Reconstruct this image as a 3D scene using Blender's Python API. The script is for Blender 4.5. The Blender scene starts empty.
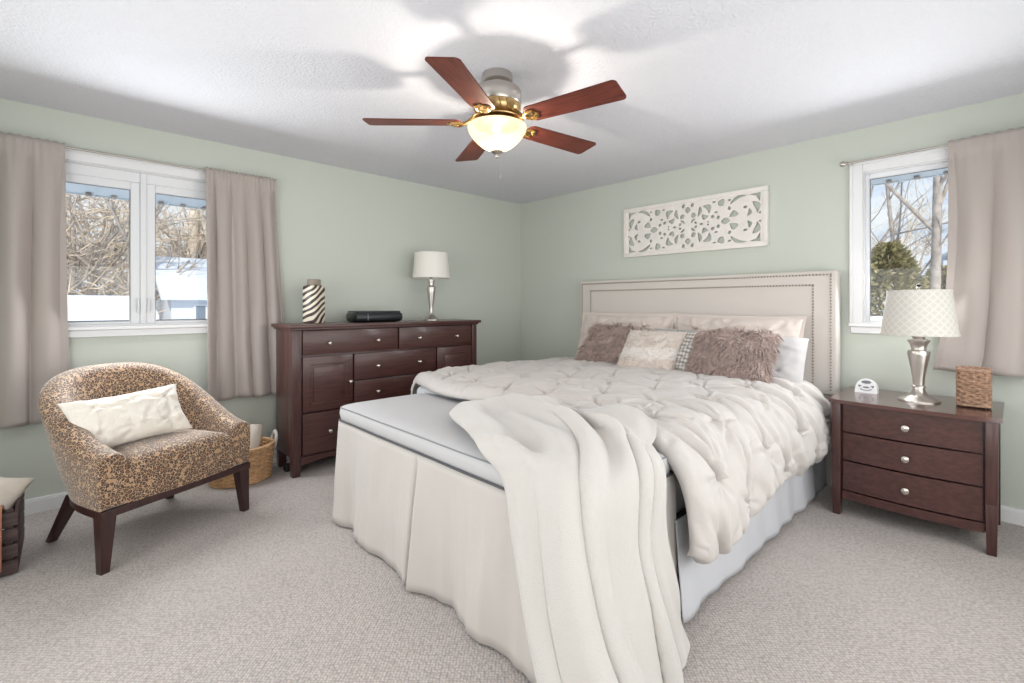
import bpy, bmesh, math, random
import numpy as np
from mathutils import Vector, Matrix, noise, Euler

PI = math.pi
C = bpy.context.scene.collection
sc = bpy.context.scene
random.seed(7)

# ------------------------------------------------------------------ camera, sky, light, exposure
# room: left (north) wall is Y=4.013, headboard (east) wall is X=3.92, floor Z=0, ceiling 2.44
XE, YN, XW, YS, ZC = 3.92, 4.013, -0.85, -0.55, 2.433
F = 473.0
cam = bpy.data.cameras.new('camera')
cam.sensor_fit = 'HORIZONTAL'; cam.sensor_width = 36.0
cam.lens = F / 1024 * 36
cam.shift_y = -(341.5 - 305.0) / 1024
cam.clip_start = 0.02; cam.clip_end = 400
camo = bpy.data.objects.new('camera', cam); C.objects.link(camo)
camo.location = (0, 0, 1.24)
yaw = math.atan2(0.7285, 0.6850)
camo.rotation_euler = (PI / 2, 0, yaw - PI / 2)
sc.camera = camo

sc.view_settings.view_transform = 'Standard'
sc.view_settings.look = 'None'
sc.view_settings.exposure = 0.44
sc.view_settings.gamma = 1.0
sc.view_settings.use_curve_mapping = False

world = bpy.data.worlds.new('sky'); sc.world = world
world.use_nodes = True
wn = world.node_tree; wn.nodes.clear()
w_out = wn.nodes.new('ShaderNodeOutputWorld'); w_bg = wn.nodes.new('ShaderNodeBackground')
w_tc = wn.nodes.new('ShaderNodeTexCoord'); w_no = wn.nodes.new('ShaderNodeTexNoise'); w_mp = wn.nodes.new('ShaderNodeMapping')
w_mp.inputs['Scale'].default_value = (2.0, 2.0, 7.0)
w_no.inputs['Scale'].default_value = 2.2; w_no.inputs['Detail'].default_value = 7
w_rp = wn.nodes.new('ShaderNodeValToRGB')
w_rp.color_ramp.elements[0].position = 0.40; w_rp.color_ramp.elements[0].color = (0.42, 0.60, 0.90, 1)
w_rp.color_ramp.elements[1].position = 0.62; w_rp.color_ramp.elements[1].color = (0.92, 0.95, 1.0, 1)
wn.links.new(w_tc.outputs['Generated'], w_mp.inputs['Vector']); wn.links.new(w_mp.outputs['Vector'], w_no.inputs['Vector'])
wn.links.new(w_no.outputs['Fac'], w_rp.inputs['Fac']); wn.links.new(w_rp.outputs['Color'], w_bg.inputs['Color'])
w_bg.inputs['Strength'].default_value = 0.8
wn.links.new(w_bg.outputs['Background'], w_out.inputs['Surface'])

def lamp(name, kind, loc, energy, color=(1, 1, 1), rot=(0, 0, 0), size=None, size_y=None, radius=None, angle=None):
    l = bpy.data.lights.new(name, kind); l.energy = energy; l.color = color
    if kind == 'AREA':
        l.shape = 'RECTANGLE'; l.size = size; l.size_y = size_y
    if radius is not None: l.shadow_soft_size = radius
    if angle is not None: l.angle = angle
    o = bpy.data.objects.new(name, l); C.objects.link(o); o.location = loc; o.rotation_euler = rot
    return o
# sun from behind the house (south-west): lights the yard, never enters these two windows
lamp('sun', 'SUN', (0, -10, 20), 2.4, (1, 0.95, 0.88), (math.radians(55), 0, math.radians(-35)), angle=0.01)
# daylight through the two windows of the room
lamp('window_daylight_north', 'AREA', (0.40, YN - 0.20, 1.58), 20, (0.95, 0.98, 1.0), (-PI / 2 + 0.35, 0, 0), 0.62, 0.88)
lamp('window_daylight_east', 'AREA', (XE - 0.20, 0.52, 1.62), 11, (0.95, 0.98, 1.0), (PI / 2 - 0.35, 0, PI / 2), 0.38, 0.88)
# broad fill lamps added behind the camera to brighten the room evenly
lamp('fill_lamp_south', 'AREA', (1.6, YS + 0.03, 1.02), 33, (0.985, 0.99, 1.0), (PI / 2 - 0.06, 0, 0), 3.6, 1.5)
lamp('fill_lamp_west', 'AREA', (XW + 0.03, 1.3, 1.02), 27, (0.985, 0.99, 1.0), (PI / 2 - 0.06, 0, -PI / 2), 2.6, 1.5)

# ------------------------------------------------------------------ materials
MATS = {}
def mat(name, col, rough=0.6, metal=0.0, bump=None, var=None, spec=0.5, sheen=0.0, coat=0.0, emit=None):
    """col linear RGB. bump=(scale, strength, detail[,stretch]); var=(scale, amount)"""
    if name in MATS: return MATS[name]
    m = bpy.data.materials.new(name); m.use_nodes = True
    nt = m.node_tree; b = nt.nodes['Principled BSDF']
    b.inputs['Base Color'].default_value = (*col, 1)
    b.inputs['Roughness'].default_value = rough
    b.inputs['Metallic'].default_value = metal
    b.inputs['Specular IOR Level'].default_value = spec
    b.inputs['Sheen Weight'].default_value = sheen
    b.inputs['Coat Weight'].default_value = coat
    if coat: b.inputs['Coat Roughness'].default_value = 0.15
    if emit:
        b.inputs['Emission Color'].default_value = (*emit[0], 1); b.inputs['Emission Strength'].default_value = emit[1]
    tc = None
    if bump or var:
        tc = nt.nodes.new('ShaderNodeTexCoord')
    if var:
        n = nt.nodes.new('ShaderNodeTexNoise'); n.inputs['Scale'].default_value = var[0]; n.inputs['Detail'].default_value = 5
        vec = tc.outputs['Object']
        if len(var) > 2:
            mp = nt.nodes.new('ShaderNodeMapping'); mp.inputs['Scale'].default_value = var[2]
            nt.links.new(vec, mp.inputs['Vector']); vec = mp.outputs['Vector']
        nt.links.new(vec, n.inputs['Vector'])
        r = nt.nodes.new('ShaderNodeValToRGB')
        r.color_ramp.elements[0].position = 0.3; r.color_ramp.elements[1].position = 0.7
        r.color_ramp.elements[0].color = (*[c * (1 - var[1]) for c in col], 1)
        r.color_ramp.elements[1].color = (*[min(1, c * (1 + var[1])) for c in col], 1)
        nt.links.new(n.outputs['Fac'], r.inputs['Fac']); nt.links.new(r.outputs['Color'], b.inputs['Base Color'])
    if bump:
        n = nt.nodes.new('ShaderNodeTexNoise'); n.inputs['Scale'].default_value = bump[0]; n.inputs['Detail'].default_value = bump[2]
        vec = tc.outputs['Object']
        if len(bump) > 3:
            mp = nt.nodes.new('ShaderNodeMapping'); mp.inputs['Scale'].default_value = bump[3]
            nt.links.new(vec, mp.inputs['Vector']); vec = mp.outputs['Vector']
        nt.links.new(vec, n.inputs['Vector'])
        bp = nt.nodes.new('ShaderNodeBump'); bp.inputs['Strength'].default_value = bump[1]; bp.inputs['Distance'].default_value = 0.01
        nt.links.new(n.outputs['Fac'], bp.inputs['Height']); nt.links.new(bp.outputs['Normal'], b.inputs['Normal'])
    MATS[name] = m
    return m

def srgb(r, g, b):
    f = lambda v: (v / 255 / 12.92) if v <= 10 else ((v / 255 + 0.055) / 1.055) ** 2.4
    return (f(r), f(g), f(b))

M_wall = mat('sage_paint', srgb(206, 211, 202), 0.75, bump=(260, 0.06, 2), spec=0.2)
M_ceil = mat('stipple_ceiling', srgb(226, 226, 232), 0.9, bump=(70, 0.8, 3), spec=0.1)
M_white = mat('white_trim_paint', srgb(238, 238, 240), 0.4)
M_vinyl = mat('white_vinyl', srgb(236, 237, 240), 0.35)
M_soffit = mat('soffit_vinyl', srgb(226, 230, 232), 0.5)
M_black = mat('matte_black', srgb(30, 30, 32), 0.5)
M_espresso = mat('espresso_wood', srgb(76, 45, 41), 0.33, var=(5, 0.32, (1, 6, 14)), bump=(60, 0.03, 2, (1, 1, 12)), coat=0.25)
M_espresso_v = mat('espresso_wood_upright', srgb(74, 45, 42), 0.33, var=(5, 0.32, (14, 14, 1)), coat=0.25)
M_darkwood = mat('dark_leg_wood', srgb(58, 36, 34), 0.35, var=(6, 0.3, (8, 8, 1)))
M_nickel = mat('brushed_nickel', srgb(196, 190, 184), 0.3, 1.0, bump=(30, 0.02, 2, (1, 1, 30)))
M_nickel_knob = mat('polished_nickel', srgb(214, 208, 200), 0.22, 1.0)
M_nail = mat('antique_nail', srgb(168, 156, 144), 0.35, 1.0)
M_brass = mat('antique_brass', srgb(190, 160, 112), 0.28, 1.0, var=(40, 0.25))
M_mahogany = mat('mahogany_blade', srgb(96, 46, 36), 0.42, var=(7, 0.4, (1.2, 12, 12)), spec=0.3)
M_headboard = mat('cream_linen', srgb(216, 209, 203), 0.9, bump=(420, 0.15, 2), sheen=0.2)
M_duvet = mat('ivory_cotton', srgb(201, 195, 191), 0.85, bump=(30, 0.30, 6), sheen=0.15)
M_sham = mat('cream_sateen', srgb(218, 206, 198), 0.75, bump=(22, 0.12, 4), sheen=0.2)
M_greypil = mat('white_cotton', srgb(200, 197, 197), 0.8, bump=(26, 0.15, 4), sheen=0.1)
M_throw = mat('white_fleece', srgb(200, 195, 190), 0.95, bump=(170, 0.28, 4), sheen=0.5)
M_bench = mat('grey_white_canvas', srgb(194, 193, 194), 0.9, bump=(300, 0.12, 3))
M_benchskirt = mat('cream_slipcover', srgb(196, 190, 185), 0.85, bump=(35, 0.1, 4), sheen=0.15)
M_welt = mat('slate_welting', srgb(82, 82, 86), 0.8)
M_bedskirt = mat('white_bed_skirt', srgb(205, 206, 211), 0.85, bump=(30, 0.1, 4))
M_greyspring = mat('grey_box_spring', srgb(120, 122, 128), 0.9)
M_curtain = mat('taupe_satin_curtain', srgb(176, 166, 161), 0.5, bump=(3, 0.10, 4, (8, 8, 1)), sheen=0.1)
M_furtaupe = mat('taupe_fur', srgb(176, 154, 146), 0.9, var=(30, 0.2), sheen=0.5)
M_furwhite = mat('ivory_fur', srgb(232, 225, 214), 0.95, bump=(60, 0.5, 5), sheen=0.5)
M_cream_rib = mat('cream_faux_fur', srgb(232, 221, 210), 0.95, bump=(70, 0.5, 4), sheen=0.4)
M_wicker = mat('honey_wicker', srgb(206, 166, 124), 0.65, var=(35, 0.28))
M_wickerdark = mat('brown_wicker', srgb(158, 126, 104), 0.65, var=(60, 0.45))
M_rope = mat('white_rope', srgb(226, 220, 212), 0.9, bump=(200, 0.5, 2))
M_shade = mat('white_linen_shade', srgb(240, 236, 230), 0.9, bump=(300, 0.1, 2))
M_plastic = mat('white_plastic', srgb(238, 238, 240), 0.3)
M_greyplastic = mat('grey_plastic', srgb(120, 120, 126), 0.4)
M_crate = mat('dark_crate_wood', srgb(72, 56, 54), 0.7, var=(6, 0.4, (1, 10, 10)))
M_rust = mat('rust_boucle', srgb(176, 120, 88), 0.95, bump=(120, 0.8, 4), sheen=0.3)
M_linenpil = mat('natural_linen', srgb(216, 206, 194), 0.9, bump=(200, 0.15, 3))
M_snow = mat('snow', srgb(222, 225, 230), 0.8, bump=(1.2, 0.2, 5))
M_bark = mat('pale_bark', srgb(222, 206, 186), 0.9, var=(6, 0.3))
M_barkdark = mat('grey_bark', srgb(178, 164, 152), 0.9, var=(6, 0.3))
M_siding = mat('white_siding', srgb(226, 230, 236), 0.7)
M_housewin = mat('dark_window_pane', srgb(120, 132, 144), 0.15)
M_needles = mat('evergreen_leaf', srgb(176, 164, 120), 0.8, var=(5, 0.4))

def noodle(m): return m.node_tree, m.node_tree.nodes['Principled BSDF']

# carpet: small loop pattern
def carpet_mat():
    m = mat('loop_carpet', srgb(186, 177, 171), 0.95, spec=0.1, sheen=0.2)
    nt, b = noodle(m); L = nt.links; N = nt.nodes.new
    tc = N('ShaderNodeTexCoord'); mp = N('ShaderNodeMapping'); mp.inputs['Rotation'].default_value = (0, 0, math.radians(45))
    L.new(tc.outputs['Object'], mp.inputs['Vector'])
    vo = N('ShaderNodeTexVoronoi'); vo.inputs['Scale'].default_value = 88; vo.inputs['Randomness'].default_value = 0.45
    L.new(mp.outputs['Vector'], vo.inputs['Vector'])
    no = N('ShaderNodeTexNoise'); no.inputs['Scale'].default_value = 2.2; no.inputs['Detail'].default_value = 4
    L.new(tc.outputs['Object'], no.inputs['Vector'])
    r = N('ShaderNodeValToRGB'); r.color_ramp.elements[0].position = 0.15; r.color_ramp.elements[1].position = 0.75
    r.color_ramp.elements[0].color = (*srgb(200, 191, 186), 1); r.color_ramp.elements[1].color = (*srgb(156, 147, 143), 1)
    L.new(vo.outputs['Distance'], r.inputs['Fac'])
    mx = N('ShaderNodeMix'); mx.data_type = 'RGBA'; mx.blend_type = 'MULTIPLY'; mx.inputs[0].default_value = 0.35
    r2 = N('ShaderNodeValToRGB'); r2.color_ramp.elements[0].position = 0.3; r2.color_ramp.elements[1].position = 0.7
    r2.color_ramp.elements[0].color = (0.8, 0.8, 0.82, 1); r2.color_ramp.elements[1].color = (1, 1, 1, 1)
    L.new(no.outputs['Fac'], r2.inputs['Fac'])
    L.new(r.outputs['Color'], mx.inputs[6]); L.new(r2.outputs['Color'], mx.inputs[7])
    L.new(mx.outputs[2], b.inputs['Base Color'])
    bp = N('ShaderNodeBump'); bp.inputs['Strength'].default_value = 0.7; bp.inputs['Distance'].default_value = 0.006; bp.invert = True
    L.new(vo.outputs['Distance'], bp.inputs['Height']); L.new(bp.outputs['Normal'], b.inputs['Normal'])
    return m
M_carpet = carpet_mat()

def leopard_mat():
    m = mat('leopard_velvet', srgb(190, 150, 110), 0.7, sheen=0.45)
    nt, b = noodle(m); L = nt.links; N = nt.nodes.new
    tc = N('ShaderNodeTexCoord'); no = N('ShaderNodeTexNoise'); no.inputs['Scale'].default_value = 40; no.inputs['Detail'].default_value = 3
    L.new(tc.outputs['Object'], no.inputs['Vector'])
    mxv = N('ShaderNodeMix'); mxv.data_type = 'RGBA'; mxv.blend_type = 'LINEAR_LIGHT'; mxv.inputs[0].default_value = 0.014
    L.new(tc.outputs['Object'], mxv.inputs[6]); L.new(no.outputs['Color'], mxv.inputs[7])
    vo = N('ShaderNodeTexVoronoi'); vo.inputs['Scale'].default_value = 66; vo.feature = 'DISTANCE_TO_EDGE'; vo.inputs['Randomness'].default_value = 0.95
    L.new(mxv.outputs[2], vo.inputs['Vector'])
    vc = N('ShaderNodeTexVoronoi'); vc.inputs['Scale'].default_value = 66; vc.inputs['Randomness'].default_value = 0.95
    L.new(mxv.outputs[2], vc.inputs['Vector'])
    r = N('ShaderNodeValToRGB'); e = r.color_ramp.elements
    e[0].position = 0.035; e[0].color = (*srgb(200, 166, 130), 1)
    e[1].position = 0.085; e[1].color = (*srgb(52, 35, 30), 1)
    x = e.new(0.24); x.color = (*srgb(70, 46, 36), 1)
    x = e.new(0.40); x.color = (*srgb(128, 88, 62), 1)
    L.new(vo.outputs['Distance'], r.inputs['Fac'])
    # some cells have no spot
    sp = N('ShaderNodeSeparateColor'); L.new(vc.outputs['Color'], sp.inputs['Color'])
    gt = N('ShaderNodeMath'); gt.operation = 'GREATER_THAN'; gt.inputs[1].default_value = 0.94; L.new(sp.outputs[0], gt.inputs[0])
    mx = N('ShaderNodeMix'); mx.data_type = 'RGBA'; L.new(gt.outputs[0], mx.inputs[0])
    L.new(r.outputs['Color'], mx.inputs[6]); mx.inputs[7].default_value = (*srgb(180, 144, 110), 1)
    L.new(mx.outputs[2], b.inputs['Base Color'])
    return m
M_leopard = leopard_mat()

def zebra_mat():
    m = mat('zebra_glaze', srgb(232, 222, 204), 0.3)
    nt, b = noodle(m); L = nt.links; N = nt.nodes.new
    tc = N('ShaderNodeTexCoord'); mp = N('ShaderNodeMapping'); mp.inputs['Rotation'].default_value = (0.2, 0.75, 0.5); mp.inputs['Scale'].default_value = (1, 1, 1.3)
    L.new(tc.outputs['Object'], mp.inputs['Vector'])
    wv = N('ShaderNodeTexWave'); wv.bands_direction = 'Z'; wv.inputs['Scale'].default_value = 7.0; wv.inputs['Distortion'].default_value = 9.0; wv.inputs['Detail'].default_value = 1.0; wv.inputs['Detail Scale'].default_value = 0.55
    L.new(mp.outputs['Vector'], wv.inputs['Vector'])
    r = N('ShaderNodeValToRGB'); e = r.color_ramp.elements; e[0].position = 0.46; e[0].color = (*srgb(62, 46, 40), 1); e[1].position = 0.54; e[1].color = (*srgb(232, 222, 204), 1)
    L.new(wv.outputs['Fac'], r.inputs['Fac']); L.new(r.outputs['Color'], b.inputs['Base Color'])
    return m
M_zebra = zebra_mat()

def lattice_shade_mat():
    """cream shade woven with a diamond lattice"""
    m = mat('lattice_shade', srgb(216, 212, 200), 0.9)
    nt, b = noodle(m); L = nt.links; N = nt.nodes.new
    tc = N('ShaderNodeTexCoord'); sx = N('ShaderNodeSeparateXYZ'); L.new(tc.outputs['Object'], sx.inputs[0])
    at = N('ShaderNodeMath'); at.operation = 'ARCTAN2'; L.new(sx.outputs['Y'], at.inputs[0]); L.new(sx.outputs['X'], at.inputs[1])
    def M2(op, a, bb):
        q = N('ShaderNodeMath'); q.operation = op
        for i, v in enumerate((a, bb)):
            if isinstance(v, (int, float)): q.inputs[i].default_value = v
            else: L.new(v, q.inputs[i])
        return q.outputs[0]
    a = M2('MULTIPLY', at.outputs[0], 12.0); z = M2('MULTIPLY', sx.outputs['Z'], 74.0)
    s1 = M2('SINE', M2('ADD', a, z), 0); s2 = M2('SINE', M2('SUBTRACT', a, z), 0)
    v = M2('MAXIMUM', M2('ABSOLUTE', s1, 0), M2('ABSOLUTE', s2, 0))
    r = N('ShaderNodeValToRGB'); e = r.color_ramp.elements; e[0].position = 0.86; e[0].color = (*srgb(206, 202, 195), 1); e[1].position = 0.97; e[1].color = (*srgb(217, 213, 206), 1)
    L.new(v, r.inputs['Fac']); L.new(r.outputs['Color'], b.inputs['Base Color'])
    return m
M_lattice = lattice_shade_mat()

def banded_fur():
    nt, b = noodle(M_cream_rib); L = nt.links; N = nt.nodes.new
    tc = N('ShaderNodeTexCoord'); sx = N('ShaderNodeSeparateXYZ'); no = N('ShaderNodeTexNoise'); no.inputs['Scale'].default_value = 25
    L.new(tc.outputs['Object'], sx.inputs[0]); L.new(tc.outputs['Object'], no.inputs['Vector'])
    m1 = N('ShaderNodeMath'); m1.operation = 'MULTIPLY_ADD'; m1.inputs[1].default_value = 0.05; L.new(no.outputs['Fac'], m1.inputs[0]); L.new(sx.outputs['Z'], m1.inputs[2])
    mr = N('ShaderNodeMapRange'); mr.inputs['From Min'].default_value = -0.18; mr.inputs['From Max'].default_value = 0.22; L.new(m1.outputs[0], mr.inputs['Value'])
    r = N('ShaderNodeValToRGB'); e = r.color_ramp.elements
    e[0].position = 0.0; e[0].color = (*srgb(216, 204, 194), 1); e[1].position = 1.0; e[1].color = (*srgb(222, 210, 200), 1)
    for p_, c_ in ((0.22, (226, 214, 204)), (0.44, (220, 207, 197)), (0.50, (236, 230, 224)), (0.64, (236, 230, 224)), (0.70, (221, 209, 199)), (0.88, (226, 215, 206))):
        q = e.new(p_); q.color = (*srgb(*c_), 1)
    L.new(mr.outputs[0], r.inputs['Fac']); L.new(r.outputs['Color'], b.inputs['Base Color'])
banded_fur()

def knit_mat():
    m = mat('grey_knit', srgb(190, 186, 182), 0.9)
    nt, b = noodle(m); L = nt.links; N = nt.nodes.new
    tc = N('ShaderNodeTexCoord'); vo = N('ShaderNodeTexVoronoi'); vo.inputs['Scale'].default_value = 42; vo.inputs['Randomness'].default_value = 0.1
    L.new(tc.outputs['Object'], vo.inputs['Vector'])
    r = N('ShaderNodeValToRGB'); e = r.color_ramp.elements; e[0].position = 0.35; e[0].color = (*srgb(226, 222, 216), 1); e[1].position = 0.6; e[1].color = (*srgb(150, 146, 144), 1)
    L.new(vo.outputs['Distance'], r.inputs['Fac']); L.new(r.outputs['Color'], b.inputs['Base Color'])
    return m
M_knit = knit_mat()

def glass_mat():
    m = bpy.data.materials.new('window_glass'); m.use_nodes = True
    nt = m.node_tree; nt.nodes.clear(); N = nt.nodes.new
    o = N('ShaderNodeOutputMaterial'); t = N('ShaderNodeBsdfTransparent'); g = N('ShaderNodeBsdfGlossy'); g.inputs['Roughness'].default_value = 0.02
    t.inputs['Color'].default_value = (0.96, 0.98, 0.98, 1)
    fr = N('ShaderNodeFresnel'); fr.inputs['IOR'].default_value = 1.35
    mx = N('ShaderNodeMixShader'); nt.links.new(fr.outputs[0], mx.inputs[0]); nt.links.new(t.outputs[0], mx.inputs[1]); nt.links.new(g.outputs[0], mx.inputs[2])
    nt.links.new(mx.outputs[0], o.inputs['Surface'])
    return m
M_glass = glass_mat()

def bowl_mat():
    m = bpy.data.materials.new('frosted_amber_glass'); m.use_nodes = True
    nt = m.node_tree; nt.nodes.clear(); N = nt.nodes.new; L = nt.links
    o = N('ShaderNodeOutputMaterial'); tr = N('ShaderNodeBsdfTranslucent'); tr.inputs['Color'].default_value = (0.075, 0.056, 0.030, 1)
    g = N('ShaderNodeBsdfGlossy'); g.inputs['Roughness'].default_value = 0.3; g.inputs['Color'].default_value = (0.9, 0.85, 0.75, 1)
    e = N('ShaderNodeEmission'); e.inputs['Color'].default_value = (1.0, 0.80, 0.48, 1); e.inputs['Strength'].default_value = 0.55
    tp = N('ShaderNodeBsdfTransparent'); tp.inputs['Color'].default_value = (1, 0.95, 0.86, 1); mt = N('ShaderNodeMixShader'); mt.inputs[0].default_value = 0.6
    mx = N('ShaderNodeMixShader'); mx.inputs[0].default_value = 0.06; ad = N('ShaderNodeAddShader')
    L.new(tr.outputs[0], mx.inputs[1]); L.new(g.outputs[0], mx.inputs[2]); L.new(mx.outputs[0], mt.inputs[1]); L.new(tp.outputs[0], mt.inputs[2]); L.new(mt.outputs[0], ad.inputs[0]); L.new(e.outputs[0], ad.inputs[1]); L.new(ad.outputs[0], o.inputs['Surface'])
    return m
M_bowl = bowl_mat()

# ------------------------------------------------------------------ mesh builder
class MB:
    def __init__(s): s.bm = bmesh.new()
    def box(s, x0, x1, y0, y1, z0, z1, bev=0.0, seg=2, taper=None, mtx=None):
        r = bmesh.ops.create_cube(s.bm, size=1.0); vs = r['verts']
        for v in vs:
            tx = ty = 1.0
            top = v.co.z > 0
            if taper and not top: tx, ty = taper
            v.co = Vector(((x0 + x1) / 2 + v.co.x * (x1 - x0) * tx, (y0 + y1) / 2 + v.co.y * (y1 - y0) * ty, (z0 + z1) / 2 + v.co.z * (z1 - z0)))
        if bev > 0:
            es = list({e for v in vs for e in v.link_edges})
            r2 = bmesh.ops.bevel(s.bm, geom=es, offset=bev, segments=seg, affect='EDGES', profile=0.6)
            vs = list({v for f in r2['faces'] for v in f.verts} | {v for v in vs if v.is_valid})
        if mtx is not None:
            for v in vs: v.co = mtx @ v.co
        return s
    def grid(s, P, closeu=False, closev=False):
        n, m = len(P), len(P[0])
        V = [[s.bm.verts.new(p) for p in row] for row in P]
        for i in range(n if closeu else n - 1):
            for j in range(m if closev else m - 1):
                q = [V[i][j], V[(i + 1) % n][j], V[(i + 1) % n][(j + 1) % m], V[i][(j + 1) % m]]
                try: s.bm.faces.new(q)
                except ValueError: pass
        return V
    def cap(s, ring):
        try: s.bm.faces.new(ring)
        except ValueError: pass
    def lathe(s, prof, seg=32, c=(0, 0, 0), axis='Z', caps=True):
        P = []
        for r, h in prof:
            row = []
            for k in range(seg):
                a = 2 * PI * k / seg
                u, v = r * math.cos(a), r * math.sin(a)
                if axis == 'Z': p = (u, v, h)
                elif axis == 'X': p = (h, u, v)
                else: p = (u, h, v)
                row.append((c[0] + p[0], c[1] + p[1], c[2] + p[2]))
            P.append(row)
        V = s.grid(P, closev=True)
        if caps:
            if prof[0][0] > 1e-5: s.cap(V[0])
            if prof[-1][0] > 1e-5: s.cap(V[-1][::-1])
        return s
    def tube(s, pts, r, seg=8, caps=True, closed=False):
        pts = [Vector(p) for p in pts]; n = len(pts)
        rr = r if isinstance(r, (list, tuple)) else [r] * n
        up = None; P = []
        for i in range(n):
            if closed: t = pts[(i + 1) % n] - pts[i - 1]
            else: t = pts[min(i + 1, n - 1)] - pts[max(i - 1, 0)]
            t.normalize()
            if up is None:
                up = Vector((0, 0, 1)) if abs(t.z) < 0.9 else Vector((1, 0, 0))
            a = (up - t * up.dot(t)).normalized(); b = t.cross(a); up = a
            P.append([pts[i] + (a * math.cos(2 * PI * k / seg) + b * math.sin(2 * PI * k / seg)) * rr[i] for k in range(seg)])
        V = s.grid(P, closeu=closed, closev=True)
        if caps and not closed: s.cap(V[0][::-1]); s.cap(V[-1])
        return s
    def prism(s, poly, fn, d0, d1):
        """poly list of 2D, fn(u,v,d)->3D"""
        A = [s.bm.verts.new(fn(u, v, d0)) for u, v in poly]; B = [s.bm.verts.new(fn(u, v, d1)) for u, v in poly]
        n = len(poly)
        s.cap(A[::-1]); s.cap(B)
        for i in range(n): s.cap([A[i], A[(i + 1) % n], B[(i + 1) % n], B[i]])
        return s
    def mul(s, m):
        for v in s.bm.verts: v.co = m @ v.co
        return s
    def build(s, name, m, parent=None, origin=None, smooth=True, angle=40):
        off = Vector((0, 0, 0))
        if origin is not None: off = Vector(origin)
        elif parent is not None and parent.get('_w'):
            off = Vector(parent['_w'])
        for v in s.bm.verts: v.co -= off
        bmesh.ops.recalc_face_normals(s.bm, faces=s.bm.faces)
        me = bpy.data.meshes.new(name); s.bm.to_mesh(me); s.bm.free()
        me.materials.append(m)
        if smooth:
            me.polygons.foreach_set('use_smooth', [True] * len(me.polygons))
            me.set_sharp_from_angle(angle=math.radians(angle))
        o = bpy.data.objects.new(name, me); C.objects.link(o)
        if parent is not None:
            o.parent = parent
            if parent.get('_w'): o['_w'] = parent['_w']
        elif origin is not None: o.location = origin; o['_w'] = tuple(origin)
        return o

def tag(o, label, cat, group=None, kind=None):
    o['label'] = label; o['category'] = cat
    if group: o['group'] = group
    if kind: o['kind'] = kind
    return o
def thing(name, label, cat, loc=(0, 0, 0), rz=0.0, group=None, world=True):
    """Empty at the base of a thing; parts modelled in world coordinates when world=True"""
    o = bpy.data.objects.new(name, None); C.objects.link(o); o.location = loc; o.rotation_euler = (0, 0, rz)
    o.empty_display_size = 0.1
    if world: o['_w'] = tuple(loc)
    return tag(o, label, cat, group)
def struct(o):
    o['kind'] = 'structure'; return o
def solidify(o, t, off=0.0):
    md = o.modifiers.new('thickness', 'SOLIDIFY'); md.thickness = t; md.offset = off
    return o
def catmull(pts, n):
    pts = [np.array(p, float) for p in pts]
    P = [2 * pts[0] - pts[1]] + pts + [2 * pts[-1] - pts[-2]]
    out = []; k = len(pts) - 1
    for i in range(n):
        t = i / (n - 1) * k; j = min(int(t), k - 1); f = t - j
        a, b, c, d = P[j:j + 4]
        out.append(0.5 * ((2 * b) + (c - a) * f + (2 * a - 5 * b + 4 * c - d) * f * f + (3 * b - a - 3 * c + d) * f ** 3))
    return out
def resample(pts, n):
    pts = [np.array(p, float) for p in pts]
    d = [0]
    for a, b in zip(pts, pts[1:]): d.append(d[-1] + np.linalg.norm(b - a))
    out = []; j = 0
    for i in range(n):
        s = d[-1] * i / (n - 1)
        while j < len(pts) - 2 and d[j + 1] < s: j += 1
        f = (s - d[j]) / max(1e-9, d[j + 1] - d[j])
        out.append(pts[j] + (pts[j + 1] - pts[j]) * min(1, max(0, f)))
    return out
def sstep(a, b, x):
    t = min(1, max(0, (x - a) / (b - a))); return t * t * (3 - 2 * t)
def nz(x, y, z=0.0): return noise.noise(Vector((x, y, z)))

# ------------------------------------------------------------------ room shell
W1 = (-0.30, 1.05, 1.036, 2.21)      # north window casing x0,x1,z0,z1
W2 = (-0.28, 0.777, 1.048, 2.205)    # east window casing y0,y1,z0,z1
T = 0.16
def wall_with_hole(name, fixed, axis, a0, a1, hole):
    mb = MB()
    h0, h1, z0, z1 = hole
    def bx(u0, u1, v0, v1):
        if axis == 'X': mb.box(u0, u1, fixed, fixed + T, v0, v1)
        else: mb.box(fixed, fixed + T, u0, u1, v0, v1)
    bx(a0, h0, 0, ZC); bx(h1, a1, 0, ZC); bx(h0, h1, 0, z0); bx(h0, h1, z1, ZC)
    return struct(mb.build(name, M_wall, smooth=False))
wall_with_hole('wall_north', YN, 'X', XW - T, XE + T, (W1[0] + 0.05, W1[1] - 0.05, W1[2] + 0.04, W1[3] - 0.05))
wall_with_hole('wall_east', XE, 'Y', YS - T, YN, (W2[0] + 0.05, W2[1] - 0.05, W2[2] + 0.04, W2[3] - 0.05))
struct(MB().box(XW - T, XW, YS - T, YN, 0, ZC).build('wall_west', M_wall, smooth=False))
struct(MB().box(XW, XE, YS - T, YS, 0, ZC).build('wall_south', M_wall, smooth=False))
struct(MB().box(XW - T, XE + T, YS - T, YN + T, -0.12, 0).build('floor', M_carpet, smooth=False))
struct(MB().box(XW - T, XE + T, YS - T, YN + T, ZC, ZC + 0.12).build('ceiling', M_ceil, smooth=False))
def base(name, x0, x1, y0, y1):
    mb = MB().box(x0, x1, y0, y1, 0, 0.075, 0.0)
    if x1 - x0 > y1 - y0: mb.box(x0, x1, y0 + (0.004 if y0 > 0 else 0), y1, 0.07, 0.088, 0.003)
    else: mb.box(x0 + (0.004 if x0 > 0 else 0), x1, y0, y1, 0.07, 0.088, 0.003)
    struct(mb.build(name, M_white))
base('baseboard_north', XW, XE, YN - 0.016, YN)
base('baseboard_east', XE - 0.016, XE, YS, YN - 0.016)

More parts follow.
